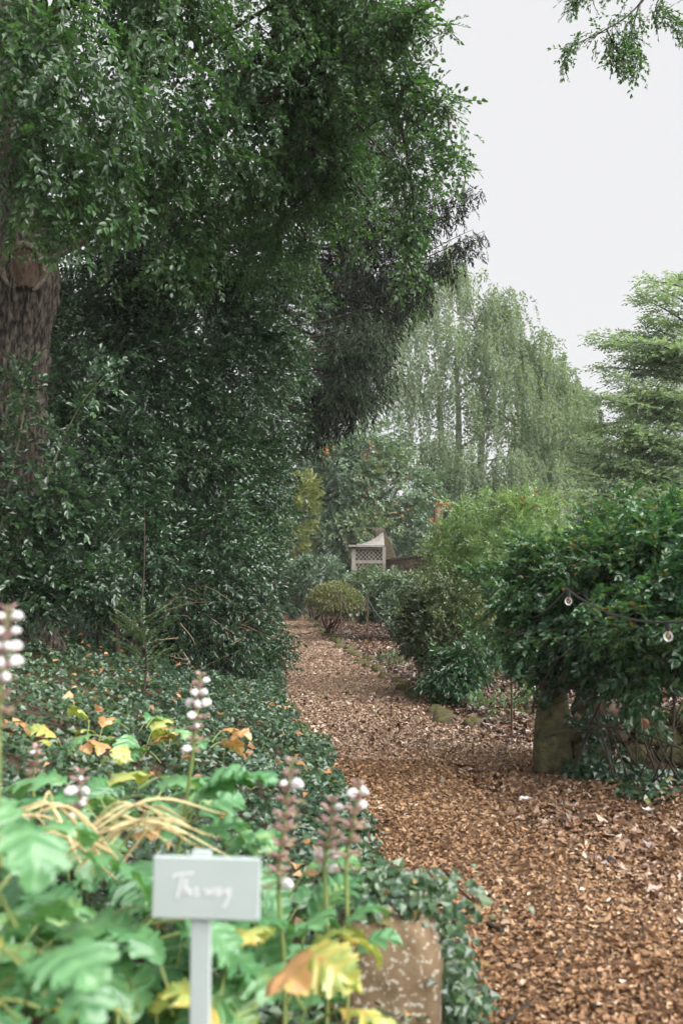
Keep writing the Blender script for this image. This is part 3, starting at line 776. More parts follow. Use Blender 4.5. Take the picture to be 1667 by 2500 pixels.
# ------------------------------------------------------------------ acanthus leaves
def acanthus_mesh(name, L, W, lobes, seed, arch=.5, tint=.5, mat=None, cup=.25):
    rs = np.random.default_rng(seed)
    nt, nw = lobes * 8 + 1, 5
    t = np.linspace(0, 1, nt)
    env = np.sin(np.pi * np.clip(t * .97 + .03, 0, 1) ** .8) ** .75
    lob = .64 + .36 * np.abs(np.sin(np.pi * lobes * t)) ** .7
    teeth = 1 + .14 * np.sin(t * lobes * math.pi * 6)
    g = Geo(); Vs = []
    for k, ti in enumerate(t):
        yb = L * (ti - .22 * arch * ti ** 3); zb = L * arch * (ti * .9 - 1.15 * ti * ti)
        row = []
        for j in np.linspace(-1, 1, 2 * nw + 1):
            w = W * .5 * env[k] * (lob[k] * teeth[k] if abs(j) > .35 else 1) * j
            rip = .035 * W * math.sin(ti * lobes * 2 * math.pi) * abs(j) + .03 * W * rs.normal() * abs(j) ** 2
            row.append((w, yb + abs(w) * .55, zb + cup * abs(w) - .8 * w * w / W + rip - .05 * W * abs(math.sin(math.pi * lobes * ti)) ** 4 * (abs(j) > .02)))
        Vs.append(row)
    V = np.array(Vs).reshape(-1, 3); kk = 2 * nw + 1
    i = (np.arange(nt - 1)[:, None] * kk + np.arange(kk - 1)[None]).ravel()
    tt = tint + .10 * vnoise(V + seed, 7.) + .09 * np.repeat(np.abs(np.sin(np.pi * lobes * t)) ** 6, kk)
    rib = np.tile(np.abs(np.linspace(-1, 1, kk)) < .05, nt)
    tt = tt + rib * .10
    g.add(V, np.stack([i, i + 1, i + kk + 1, i + kk], -1), 0, np.clip(tt, 0, 1))
    tube(g, [(0, -.35 * L, -.38 * L), (0, -.15 * L, -.14 * L), (0, 0, -.004)], [.007, .006], 5, m=1)
    return g.mesh(name, [mat or M['acanthus'], M['stem']], True)
AC = [acanthus_mesh('leaf', .42, .29, 5, 3, .55, .44), acanthus_mesh('leaf', .36, .28, 4, 5, .7, .53), acanthus_mesh('leaf', .46, .31, 6, 8, .45, .34), acanthus_mesh('leaf', .30, .24, 5, 14, .6, .58),
      acanthus_mesh('leaf', .34, .24, 4, 12, .8, .42)]
AC_Y = [acanthus_mesh('leaf', .36, .26, 4, 21, .7, .74), acanthus_mesh('leaf', .34, .24, 4, 23, .75, .84)]
AC_O = [acanthus_mesh('leaf', .32, .22, 4, 31, .9, .98)]
def leaf_obj(parent, me, P, az, pitch, roll, scale, label=None):
    o = inst('leaf', me, parent, np.asarray(P) - np.array(parent.location), (pitch, roll, az), (scale,) * 3)
    if label: o['label'] = label
    return o
SC_AC = .66
def acanthus(label, u, v, d, leaves, group='acanthus plants in the flower bed'):
    c = px(u, v, d); c[2] = float(bank_z(np.array(c[0]), np.array(c[1])))
    t = thing('acanthus_plant', label, 'plant', c, group)
    for (lu, lv, ld, az, pit, sc_, kind) in leaves:
        tip_ = px(lu, lv, ld) + np.array([-math.sin(R(az)), math.cos(R(az)), 0]) * .30 * sc_
        if (tip_[1] < 2.15 or ld < 2.15) and (abs(uv_of(tip_)[0][0] - 488) < 210 or abs(lu - 488) < 150):
            if ld < 2.15: ld += .5
            if math.cos(R(az)) < .2: az += 180
        pool = {'g': AC, 'y': AC_Y, 'o': AC_O}[kind]
        leaf_obj(t, pool[rng.integers(len(pool))], px(lu, lv, ld), R(az), R(pit), R(rng.normal() * 16), sc_ * SC_AC,
                 {'y': 'yellowing leaf', 'o': 'withered orange leaf'}.get(kind))
    return t
def ring(u, v, d, n, spread, kinds, sc=(.8, 1.1), vs=1.0, pit=(-35, 35)):
    out = []; n = int(n * 2.2); spread *= 1.5
    for k in range(n):
        az = 360 * k / n + rng.normal() * 25
        rr = spread * rng.uniform(.3, 1.)
        c = px(u, v, d)
        p = c + np.array([-math.sin(R(az)) * rr, math.cos(R(az)) * rr, rng.uniform(-.22, .06) * vs])
        lu, lv = uv_of(p)
        out.append((float(lu[0]), float(lv[0]), float(p[1]), az, rng.uniform(*pit), rng.uniform(*sc), kinds[rng.integers(len(kinds))]))
    return out
acanthus('acanthus with broad bright leaves filling the corner beneath the tall pink spike', 20, 2200, 1.75, ring(0, 2080, 1.75, 9, .10, 'g', (.7, .95)) + [(-60, 2330, 1.5, -70, 20, .8, 'g'), (90, 2260, 1.7, -40, 5, .75, 'g')])
acanthus('acanthus clump with overlapping lobed leaves in the lower corner', 120, 2420, 1.9, ring(120, 2390, 1.85, 10, .12, 'ggggggy', (.7, .95)))
acanthus('acanthus clump behind the sign stake, dark gaps between its leaves', 330, 2330, 2.3, ring(280, 2260, 2.35, 12, .18, 'ggg', (.7, .95)))
acanthus('acanthus with a yellow leaf drooping beside the sign stake', 420, 2440, 2.0, ring(380, 2440, 2.2, 7, .12, 'gy', (.6, .85)) + [(420, 2400, 1.95, 30, -5, .7, 'y'), (560, 2330, 2.3, -20, 0, .8, 'y')])
acanthus('acanthus with a withered orange leaf between sign stake and stone post', 650, 2400, 2.4, ring(650, 2330, 2.5, 8, .14, 'ggy', (.6, .85)) + [(700, 2400, 2.2, -150, 30, .85, 'o'), (760, 2440, 2.3, -100, 20, .6, 'y')])
acanthus('acanthus clump right behind the sign board', 560, 2160, 2.9, ring(620, 2180, 2.9, 9, .2, 'ggg', (.65, .9)))
acanthus('acanthus clump with arching leaves below the leaning flower spike', 330, 1990, 3.1, ring(290, 1960, 3.2, 11, .24, 'ggg', (.8, 1.05)) + [(470, 1960, 3.0, -75, 25, 1.0, 'g')])
acanthus('acanthus clump with light leaves around the straw coloured blades', 120, 2010, 3.4, ring(110, 1950, 3.5, 9, .28, 'gggyo', (.7, .95)))
acanthus('acanthus clump behind the straw blades, partly yellowed', 100, 2120, 2.6, ring(150, 2140, 2.6, 9, .22, 'ggg', (.6, .85)))
acanthus('yellow and orange tinged plant spreading flat on the ivy bank', 300, 1800, 5.6,
         ring(200, 1800, 5.4, 4, .25, 'yogo', (.6, .85), .25) + ring(320, 1775, 5.7, 5, .26, 'yygg', (.6, .9), .25) + ring(420, 1810, 5.5, 4, .26, 'yogo', (.6, .85), .25))

# ------------------------------------------------------------------ acanthus flower spikes
g = Geo(); rock(g, (0, .018, -.002), (.0105, .017, .011), 5, 2.2, .35, 3, freq=1.6); FLOWER = g.mesh('flower', M['white'], True)
g = Geo()
V = []
for ti in np.linspace(0, 1, 6):
    for j in np.linspace(-1, 1, 5):
        w = .010 * math.sin(math.pi * (.15 + .8 * ti)) * j
        V.append((w, .034 * ti, .012 + .012 * math.sin(math.pi * ti * .8) - .5 * abs(w)))
i = (np.arange(5)[:, None] * 5 + np.arange(4)[None]).ravel()
g.add(V, np.stack([i, i + 1, i + 6, i + 5], -1), 0, .8)
V = np.array(V) * [1, .8, -1] ; g.add(V, np.stack([i, i + 5, i + 6, i + 1], -1), 0, .35)
BRACT = g.mesh('bract', M['mauve'], True)
def spike(label, u_top, v_top, v_bot, d, u_bot, stem_to, whites, pitch_gap=17, scale=1.0):
    top, bot = px(u_top, v_top, d), px(u_bot, v_bot, d)
    st = px(*stem_to); st[2] = max(float(bank_z(np.array(st[0]), np.array(st[1]))), 0.0)
    t = thing('flower_spike', label, 'flower', st, 'acanthus flower spikes')
    g = Geo(); ln = np.linalg.norm(top - bot)
    P = spline([st, st * .45 + bot * .55 + np.array([.01, 0, .02]), bot, (bot + top) / 2, top], 34)
    tube(g, P, [.0065, .0055, .0025], 6); g.build('stem', M['stem'], t, smooth=True)
    nw = max(4, int(ln / (.030 * scale)))
    for k in range(nw):
        f = (k + .3) / nw; p = bot + (top - bot) * f
        for q in range(4 if k % 2 else 3):
            az = q * 2 * math.pi / (4 if k % 2 else 3) + k * .8 + rng.normal() * .2
            pos = p + np.array([-math.sin(az), math.cos(az), 0]) * .006 - np.array(st)
            s_ = scale * (1.0 - .45 * max(0, f - .7) / .3) * rng.uniform(.85, 1.15)
            inst('bract', BRACT, t, pos, (R(25), 0, az), (s_,) * 3)
            if rng.random() < np.interp(f, whites[0], whites[1]):
                inst('flower', FLOWER, t, pos, (R(-5), 0, az), (s_ * rng.uniform(.7, 1.05),) * 3)
spike('tall pink and white flower spike cut by the picture edge', 20, 1475, 1770, 1.9, -2, (-40, 2300, 1.9), ([0, .35, .5, .6, .95, 1], [0, 0, .3, .9, .85, 0]), scale=.85)
spike('flower spike on a leaning pale green stem above the sign', 490, 1640, 1832, 3.0, 472, (385, 2100, 3.1), ([0, .1, .2, .45, .55, .9, 1], [.5, .4, 0, .05, .8, .7, 0]))
spike('short flower spike with many white blooms over the straw blades', 200, 1875, 2025, 2.9, 190, (190, 2150, 3.0), ([0, .2, .3, .9, 1], [.1, .3, .8, .6, 0]))
spike('small faded flower spike low among yellowed leaves', 92, 1820, 1905, 3.6, 80, (70, 2000, 3.6), ([0, .6, .8, 1], [0, .05, .4, .2]))
spike('flower spike with two white blooms beside the sign board', 712, 1850, 2160, 2.5, 680, (690, 2440, 2.5), ([0, .05, .1, .7, .75, .95, 1], [.4, .4, .04, .02, .6, .6, 0]), scale=1.1)
spike('flower spike with white top blooms overlapping the path', 880, 1905, 2120, 2.6, 845, (835, 2330, 2.6), ([0, .6, .7, .95, 1], [.04, .08, .6, .6, 0]), scale=1.1)
spike('withered mauve flower spike with a white bloom at its base', 815, 1945, 2125, 2.65, 792, (790, 2330, 2.65), ([0, .1, .25, .3, 1], [.6, .3, .3, .04, .04]), scale=1.0)

# ------------------------------------------------------------------ straw coloured blades
c = px(200, 2130, 2.8); c[2] = float(bank_z(np.array(c[0]), np.array(c[1])))
c[2] += .0
straw = thing('dried_daylily', 'arching straw coloured strap leaves lying over the acanthus', 'plant', c)
for k in range(26):
    p0 = px(rng.uniform(60, 320), rng.uniform(2100, 2200), rng.uniform(2.55, 2.9))
    du = rng.choice([-1, 1]) * rng.uniform(120, 330)
    p2 = px(240 + du, rng.uniform(2030, 2150), rng.uniform(2.45, 2.9)); p0[2] += .05; p2[2] += .05; p1 = (p0 + p2) / 2 + np.array([0, 0, rng.uniform(.03, .10)])
    g = Geo(); tube(g, spline([p0, p1, p2], 12), [.002, .0042, .0035, .001], 4, t=rng.random())
    g.build('blade', M['straw'], straw, smooth=True)

# ------------------------------------------------------------------ small yew seedling on the bank
c = px(350, 1640, 8.2); c[2] = float(bank_z(np.array(c[0]), np.array(c[1])))
yew = thing('yew_seedling', 'little feathery yew seedling standing on the ivy bank', 'sapling', c)
needle = [spray('dia', 22, .26, .030, .006, ang=62, droop=.12, opp=True, seed=120 + s, spread=.15, twig=.002) for s in range(3)]
g = Geo(); PP, DD = [], []
tip = px(348, 1520, 8.2)
tube(g, spline([c, (c + tip) / 2 + [.03, 0, 0], tip], 8), [.012, .004], 5)
for k in range(46):
    f = rng.uniform(.25, 1) ** .8; az = rng.uniform(0, 2 * math.pi)
    PP.append(c + (tip - c) * f); DD.append([math.cos(az), math.sin(az), .25 + f * .8])
g.build('stem', M['limb'], yew)
gl = Geo(); n = 46
place(gl, needle, np.array(PP), np.array(DD), np.tile([0, 0, 1.], (n, 1)) + rng.normal(size=(n, 3)) * .2, rng.uniform(.9, 1.5, n), np.full(n, .85), .12)
gl.build('foliage', [M['holly'], M['twig']], yew)

# ------------------------------------------------------------------ generic bush
def bush(name, label, cat, base, blobs, n, sprays, mat, stems=8, stem_r=.015, tint=.5, tvar=.12, shell=.3, bump=.3, gap=-.35, gfreq=2., out=.7, droop=.1, wild=.6, group=None, bfreq=2., extra=None, twig=None, jit=.16, spread=.10, shoots=0):
    t = thing(name, label, cat, base, group)
    g = Geo(); top = np.mean([b[0] for b in blobs], 0)
    for k in range(stems):
        b0 = np.array(base) + np.array([rng.normal() * spread, rng.normal() * spread, -.03])
        bl = blobs[rng.integers(len(blobs))]
        e = bl[0] + rnd_dirs(1)[0] * np.broadcast_to(bl[1], 3) * .7
        tube(g, spline([b0, b0 * .5 + e * .5 + rng.normal(size=3) * .08, e], 9), [stem_r, stem_r * .3], 5, rough=.15)
    SP, SD = [], []
    if shoots:
        Ps, Ns = blob_points(blobs, shoots * 4, shell=.05, bump=bump, bfreq=bfreq, cull=.9)
        sel = np.where(Ns[:, 2] > -.1)[0][:shoots]
        for p, nn in zip(Ps[sel], Ns[sel]):
            dr = unit(nn * .8 + rng.normal(size=3) * .4 + [0, 0, .45]); ln = rng.uniform(.12, .55)
            C = spline([p - dr * .25, p + dr * ln * .5, p + dr * ln + [0, 0, -.25 * ln]], 7); tube(g, C, [.005, .002], 4)
            for c_ in C[1:]:
                for _ in range(2): SP.append(c_); SD.append(unit(dr + rng.normal(size=3) * .6))
    g.build('stems', twig or M['limb'], t, smooth=True)
    P, Nn = blob_points(blobs, n, shell=shell, bump=bump, bfreq=bfreq, gap=gap, gfreq=gfreq)
    ok = P[:, 2] > .04; P, Nn = P[ok], Nn[ok]
    g = Geo(); foliage(g, sprays, P, Nn, out=out, droop=droop, wild=wild, tint=tint, tvar=tvar, jit=jit)
    if SP: foliage(g, sprays, np.array(SP), np.array(SD), out=.8, droop=.15, wild=.4, smin=.5, smax=.95, tint=min(tint + .12, .8), jit=jit)
    g.build('foliage', [mat, M['twig']], t)
    return t
def B(u, v, d, rx, rz=None, ry=None):
    return (px(u, v, d), (rx, ry or rx, rz or rx))

# clipped dome bushes and low bushes near the arbour
sm = [spray('dia', 6, .17, .095, .06, seed=200 + s, twig=0) for s in range(4)]
tiny = [spray('dia', 7, .12, .044, .029, seed=210 + s, twig=0, spread=.9) for s in range(4)]
bush('dome_bush', 'tall rounded glossy bush clipped into a dome left of the lattice arbour', 'bush', gpx(770, 1512), [B(772, 1412, 32, .92, .66), B(735, 1445, 32.3, .5, .45), B(810, 1445, 32, .5, .4)], 4200, sm, M['dome'], tint=.68, tvar=.2, bump=.10, stem_r=.03, shell=.15)
bush('dome_bush', 'smaller olive green umbrella shaped bush on bare stems behind the stakes', 'bush', gpx(800, 1545), [B(820, 1462, 25, .62, .33), B(790, 1470, 25, .4, .25), B(850, 1475, 25, .35, .25)], 4200, tiny, M['box'], tint=.74, bump=.15, shell=.2, stem_r=.022, droop=.0, stems=14, twig=M['redbark'])
bush('low_shrub', 'low pale green spreading shrub in front of the lattice arbour', 'shrub', gpx(920, 1520), [B(905, 1435, 27, .55, .45), B(960, 1440, 26, .6, .4), B(1030, 1440, 25, .55, .35), B(900, 1475, 26, .55, .3), B(985, 1490, 25, .5, .35)], 5200, sm, M['lowgreen'], tint=.5, tvar=.2, bump=.25)
bush('dark_shrub', 'dark low shrub under the dome bushes by the path end', 'shrub', gpx(700, 1500), [B(700, 1470, 38, .7, .6), B(690, 1410, 40, .8, .7)], 2600, sm, M['dome'], tint=.3)
# strap leaved grey green plant
c = gpx(965, 1560)
t = thing('strap_plant', 'grey green strap leaved plant between low shrub and olive bush', 'plant', c)
for k in range(60):
    az = rng.uniform(0, 6.28); h = rng.uniform(.55, 1.0); out_ = rng.uniform(.05, .4)
    p0 = c + np.array([math.cos(az) * .12, math.sin(az) * .12, 0]); p2 = c + np.array([math.cos(az) * out_ - .05, math.sin(az) * out_, h]); p1 = p0 * .4 + p2 * .6 + [0, 0, .08]
    P = spline([p0, p1, p2], 6); T = unit(np.gradient(P, axis=0)); S = unit(np.cross(T, [math.sin(az), -math.cos(az), .2])); S = np.cross(T, S) * (.02 * np.array([.7, 1, 1, .9, .6, .15]))[:, None]
    g = Geo(); V = np.concatenate([P + S, P - S]); i = np.arange(5); g.add(V, np.stack([i, i + 1, i + 7, i + 6], -1), 0, rng.random())
    g.build('blade', M['grey'], t)

# olive small leaved bush by the path
bush('olive_bush', 'dense small leaved olive bush with bronze tips beside the stakes', 'bush', gpx(1110, 1690), [B(1080, 1500, 13.2, .48, .46), B(1130, 1480, 13.6, .42, .42), B(1040, 1540, 13.1, .30, .32), B(1160, 1570, 13., .42, .42), B(1090, 1600, 12.9, .34, .34)], 9000, tiny, M['box'], tint=.46, tvar=.2, bump=.25, stem_r=.014, stems=18, shell=.25, shoots=30, spread=.2)
big = [spray('oval', 6, .18, .075, .030, seed=230 + s, ang=40, droop=.35) for s in range(4)]
bush('drooping_shrub', 'dark drooping leaved shrub at the foot of the olive bush', 'shrub', gpx(1140, 1712), [B(1130, 1635, 12.3, .34, .26), B(1190, 1600, 12.2, .32, .3), B(1085, 1645, 12.4, .2, .2)], 900, big, M['rose'], tint=.42, droop=.6)
# pale shrub with reddish tips behind the rose
bush('pale_shrub', 'light green loose shrub with reddish tips in front of the brick wall', 'shrub', gpx(1190, 1640), [B(1120, 1330, 15.5, .42, .40), B(1200, 1300, 15, .5, .45), B(1270, 1280, 14.5, .5, .42), B(1090, 1380, 15.8, .3, .25), B(1180, 1400, 15, .5, .4), B(1300, 1380, 14, .5, .5), B(1250, 1480, 13.8, .6, .6)], 4600, [spray('dia', 8, .2, .058, .037, seed=240 + s, twig=0) for s in range(4)], M['lime'], tint=.58, bump=.4, stem_r=.012, stems=16, droop=-.1, wild=.7, shoots=50)
# orange berries and hips on that shrub
g = Geo(); n = 40
P = np.array([px(rng.normal(1275, 28), rng.normal(1232, 14), 14.5 + rng.normal() * .2) for _ in range(n)])
place(g, [single('oval', .07, .05)], P, rnd_dirs(n), rnd_dirs(n), rng.uniform(.6, 1.2, n), rng.random(n), .1)
o = g.build('red_tips', M['orange'], bpy.data.objects['pale_shrub'])

# ------------------------------------------------------------------ big rose shrub on the right
RB = gpx(1500, 1900); RB = np.array([2.35, 7.55, 0.0])
rose_sprays = [spray('oval', 7, .18, .058, .033, seed=300 + s, opp=True, ang=58, droop=.25, twig=.002, spread=.5) for s in range(5)]
rose_blobs = [B(1370, 1470, 8.2, .36, .36), B(1440, 1415, 8.0, .40, .34), B(1540, 1395, 7.6, .42, .32), B(1650, 1400, 7.2, .46, .34), B(1330, 1530, 8.2, .30, .32), B(1430, 1500, 7.8, .42, .40),
              B(1540, 1480, 7.3, .44, .42), B(1650, 1470, 6.9, .46, .42), B(1330, 1610, 8.0, .20, .22), B(1430, 1590, 7.7, .28, .22), B(1580, 1610, 7.0, .28, .26), B(1670, 1630, 6.6, .34, .32), B(1275, 1450, 8.6, .20, .24), B(1600, 1690, 6.7, .18, .17), B(1730, 1540, 6.6, .5, .5)]
rose = bush('rose_shrub', 'big tangled dark green rose shrub arching over the stone pier', 'shrub', RB, rose_blobs, 7000, rose_sprays, M['rose'], tint=.50, tvar=.3, bump=.35, bfreq=2.4, shell=.36, gap=-.22, gfreq=2.4, stem_r=.007, stems=22, droop=.25, out=.7, wild=.7, spread=.2, shoots=130)
# larger single leaves on the near side
LM = []
for s in range(4):
    g = Geo(); V, Q = leaf_shape('oval', .058 + .008 * s, .038, .12, .12); g.add(V, Q, 0, .35 + .16 * s); LM.append(g.mesh('leaf', [M['rose']]))
P, Nn = blob_points(rose_blobs, 1400, shell=.05, bump=.38, bfreq=2.4, cull=1.0)
sel = (Nn[:, 1] < -.2); P, Nn = P[sel][:280], Nn[sel][:280]
for p, nn in zip(P, Nn):
    yv = Vector(nn * .4 + rnd_dirs(1)[0] * .8 + np.array([0, 0, -.4])); q = yv.to_track_quat('Y', 'Z')
    o = inst('leaf', LM[rng.integers(4)], rose, p + nn * .05 - RB); o.rotation_mode = 'QUATERNION'; o.rotation_quaternion = q
    s_ = rng.uniform(.75, 1.15); o.scale = (s_,) * 3
# arching canes
g = Geo()
for pts in [[(1330, 1800, 7.3), (1450, 1775, 7.0), (1560, 1790, 6.7), (1690, 1840, 6.4)], [(1400, 1880, 7.6), (1480, 1680, 7.2), (1560, 1560, 7.), (1660, 1500, 6.8)],
            [(1500, 1900, 7.4), (1440, 1700, 7.5), (1380, 1560, 7.6), (1300, 1480, 8.)], [(1600, 1880, 7.), (1500, 1640, 7.1), (1380, 1600, 7.3), (1310, 1690, 7.4)],
            [(1640, 1860, 6.9), (1640, 1600, 6.8), (1560, 1420, 7.), (1480, 1330, 7.3)], [(1300, 1740, 7.6), (1310, 1690, 7.5), (1340, 1660, 7.5)], [(1420, 1660, 7.8), (1530, 1640, 7.4), (1650, 1560, 7.)]]:
    tube(g, spline([px(*p) for p in pts], 20), [.011, .004], 5)
for _ in range(70):
    a_ = px(rng.uniform(1360, 1600), rng.uniform(1540, 1700), rng.uniform(7.2, 8.2)); b_ = a_ + np.array([rng.normal() * .4, rng.normal() * .15, rng.normal() * .15])
    tube(g, spline([a_, (a_ + b_) / 2 + rng.normal(size=3) * .05, b_], 6), [.005, .002], 3)
g.build('canes', M['limb'], rose)
for (u, v, d, r) in [(1565, 1752, 6.5, .085), (1500, 1690, 7, .05), (1408, 1745, 7.3, .05)]:
    g = Geo(); place(g, [single('oval', r, r * .7, .4, .4)], px(u, v, d)[None], np.array([[.3, -.3, -1.]]), np.array([[.3, -1., .4]]), None, np.array([.7]), .05)
    g.build('withered_leaf', M['wetleaf'], rose)

# ------------------------------------------------------------------ stone pier, slab and rubble wall under the rose
pc = gpx(1352, 1900); pc = np.array([pc[0], pc[1] + .08, 0])
g = Geo()
V, Q = quadsphere(12, 5.)
z01 = (V[:, 2] + 1) / 2
V = V * np.array([.125, .13, .36]); V[:, 0] *= 1.12 - .42 * z01 + .2 * np.sin(z01 * 3.1); V[:, 0] += .02 * z01
V = V * (1 + .09 * vnoise(V, 5.) + .04 * vnoise(V, 13.))[:, None]
g.add(V + pc + [0, 0, .33], Q)
tag(g.build('stone_pier', M['pier'], smooth=True, base=pc), 'rounded upright stone green with algae at the leaf strewn path edge', 'stone post')
g = Geo(); sl = px(1392, 1668, 8.5); rock(g, sl, (.24, .16, .045), 7, 6., .08, 9)
for dx in (-.12, .14): rock(g, [sl[0] + dx, sl[1] + .04, sl[2] / 2 - .02], (.07, .09, sl[2] / 2), 5, 6., .1, 4 + dx)
tag(g.build('stone_bench', M['slab'], smooth=True, base=[sl[0], sl[1], 0]), 'flat grey stone slab glimpsed beneath the rose shrub', 'stone slab')
wb = np.array([1.75, 7.95, 0.])
wall = thing('rubble_wall', 'low dark rubble stone wall half hidden by ivy and canes', 'wall', wb)
for r_ in range(4):
    xx = 1.72 + (.1 if r_ % 2 else 0)
    while xx < 4.0:
        w = rng.uniform(.11, .19); yb = 8.0 - (xx - 1.75) * .35
        g = Geo(); rock(g, (0, 0, 0), (w, .13, .085), 5, 3.2, .16, rng.random() * 40, rz=-.33)
        o = inst('stone', g.mesh('stone', M['redstone'] if rng.random() < .55 else M['pier'], True), wall, np.array([xx + w, yb, .07 + r_ * .145]) - wb)
        xx += 2 * w + .004
g = Geo(); n = 4800
x = rng.uniform(1.72, 3.6, n); yb = 7.85 - (x - 1.75) * .35
P = np.stack([x, yb - rng.random(n) * .14 + rng.normal(size=n) * .02, rng.uniform(.0, .52, n) ** 1.0], -1)
keep = vnoise(P, 2.2) > -.35; P = P[keep]; n = len(P)
place(g, ivy_t, P, np.stack([rng.normal(size=n), -.5 + rng.normal(size=n) * .4, -.5 + .4 * rng.normal(size=n)], -1), unit(np.array([-.1, -.9, .5]) + rng.normal(size=(n, 3)) * .35), rng.uniform(.7, 1.3, n), np.full(n, .4), .16)
x = rng.uniform(1.9, 3.4, 700); P = np.stack([x, 7.2 - (x - 1.75) * .5 + rng.normal(size=700) * .22, rng.uniform(.03, .16, 700)], -1); P = P[vnoise(P, 1.6) > .05]; n = len(P)
place(g, ivy_t, P, np.stack([rng.normal(size=n), rng.normal(size=n), -.2 + .3 * rng.normal(size=n)], -1), unit(np.array([0, -.3, 1.]) + rng.normal(size=(n, 3)) * .4), rng.uniform(.8, 1.4, n), np.full(n, .5), .16)
tag(g.build('wall_ivy', M['ivy'], base=wb), 'dark ivy trailing down the rubble wall onto the leaf litter', 'ivy')
# fallen white petals
for (u, v, lab) in [(1285, 1955, 'single pale petal lying on the chips below the green stone'), (1582, 1982, 'white fallen blossom beside the ivy at the litter edge')]:
    g = Geo(); c = gpx(u, v, .05); n = 5
    place(g, [single('oval', .06, .045, .2, -.2)], np.tile([[0, 0, 0]], (n, 1)) * 1.0, np.array([[math.cos(k_ * 1.26), math.sin(k_ * 1.26), .3] for k_ in range(n)]), np.tile([[0, 0, 1.]], (n, 1)), np.full(n, .8), np.full(n, .8), .1)
    o = g.build('fallen_blossom', M['white']); o.location = c; tag(o, lab, 'blossom')
# small weeds by the stake
for (u, v, r, lab) in [(1240, 1760, .16, 'bright green weed tuft around the nearest stake'), (1180, 1745, .10, 'small leafy weed among litter behind the mossy edging'), (955, 1630, .13, 'grey green weed tuft near the third stake'), (1300, 1730, .15, 'leafy green weeds crowding the green stone')]:
    c = gpx(u, v)
    bush('weed', lab, 'weed', c, [(c + [0, 0, r * .6], (r, r, r * .7))], 46, [spray('oval', 5, .12, .07, .03, seed=400 + s, ang=35) for s in range(3)], M['lime'], stems=4, stem_r=.003, tint=.3, gap=None, droop=-.5)

# twigs lying on the path
for (pts, r_, lab) in [([(1087, 2125), (1112, 2160), (1140, 2190), (1175, 2215)], .006, 'long dark twig fallen on the bark chips'), ([(1192, 2256), (1208, 2264), (1225, 2272)], .013, 'short thick dark stick on the bark chips'),
                       ([(1275, 2045), (1298, 2022), (1305, 2005)], .005, 'thin curved twig on the path below the litter'), ([(1230, 2500), (1265, 2470), (1290, 2450)], .007, 'dark twig at the bottom edge of the path')]:
    P = spline([gpx(u, v, .045) for u, v in pts], 12); g = Geo(); tube(g, P, [r_, r_ * .6, r_], 6, rough=.3)
    tag(g.build('fallen_twig', M['twig'], smooth=True, base=P[0]), lab, 'twig', 'twigs on the path')

# ------------------------------------------------------------------ stakes and festoon lights
stakes = [(1249, 1805), (1021, 1689), (898, 1622), (833, 1576), (792, 1539), (746, 1500)]
names = ['nearest rusty stake, standing in weeds by the rose shrub', 'second rusty stake, against the olive bush', 'third rusty stake, standing clear in the open bed', 'fourth rusty stake, in front of the umbrella bush',
         'fifth rusty stake, at the edge of the umbrella bush', 'sixth and farthest rusty stake, by the dome bush']
tops = []
for (u, v), lab in zip(stakes, names):
    b_ = gpx(u, v); h = 1.24
    g = Geo(); top = b_ + [rng.normal() * .02, rng.normal() * .02, h]
    tube(g, spline([b_ - [0, 0, .06], (b_ + top) / 2 + [.008, 0, 0], top], 8), [.0085 + .00025 * b_[1], .0075 + .00025 * b_[1]], 6)
    hook = spline([top, top + [.0, 0, .03], top + [.025, 0, .035], top + [.03, 0, .0]], 8); tube(g, hook, .006, 6)
    tag(g.build('light_stake', M['iron'], smooth=True, base=b_), lab, 'stake', 'iron stakes carrying the festoon lights'); tops.append(top + [0, 0, .0])
chain = [px(1760, 1500, 4.2), px(1383, 1438, 6.0)] + tops
festoon = thing('festoon_lights', 'black cable of clear bulbs strung from stake to stake', 'string lights', [tops[1][0], tops[1][1], 0])
g = Geo(); spots = []
for a_, b_, sag, fr_ in [(chain[0], chain[1], .10, (.27, .985)), (chain[1], chain[2], .12, ()), (tops[0], tops[1], .40, (.42, .68)), (tops[1], tops[2], .38, (.38, .62)), (tops[2], tops[3], .36, (.3, .55)), (tops[3], tops[4], .36, (.2, .5)), (tops[4], tops[5], .36, (.15, .35, .6))]:
    f = np.linspace(0, 1, 26); P = a_ + (b_ - a_) * f[:, None]; P[:, 2] -= sag * 4 * f * (1 - f)
    tube(g, P, .0045 + .00018 * P[:, 1].mean(), 6)
    for q in fr_:
        spots.append(a_ + (b_ - a_) * q - np.array([0, 0, sag * 4 * q * (1 - q)]))
g.build('cable', M['cable'], festoon, smooth=True)
g = Geo(); tube(g, [(0, 0, .004), (0, 0, -.022), (0, 0, -.048)], [.014, .018, .016], 10); SOCK = g.mesh('socket', M['brass'], True)
g = Geo(); V, Q = quadsphere(6); V = V * [.026, .026, .032]; V[:, :2] *= (1 - .35 * np.clip(V[:, 2:] / .032, 0, 1)); g.add(V + [0, 0, -.074], Q); BULB = g.mesh('bulb', M['glass'], True)
g = Geo(); tube(g, [(0, 0, -.05), (.006, 0, -.07), (-.005, 0, -.08), (0, 0, -.09)], .003, 4); FILA = g.mesh('filament', M['filament'])
for p in spots:
    s_ = .85 + .012 * max(p[1] - 6, 0)
    o = inst('bulb', BULB, festoon, p - np.array(festoon.location), scale=(s_,) * 3)
    inst('socket', SOCK, o); inst('filament', FILA, o)

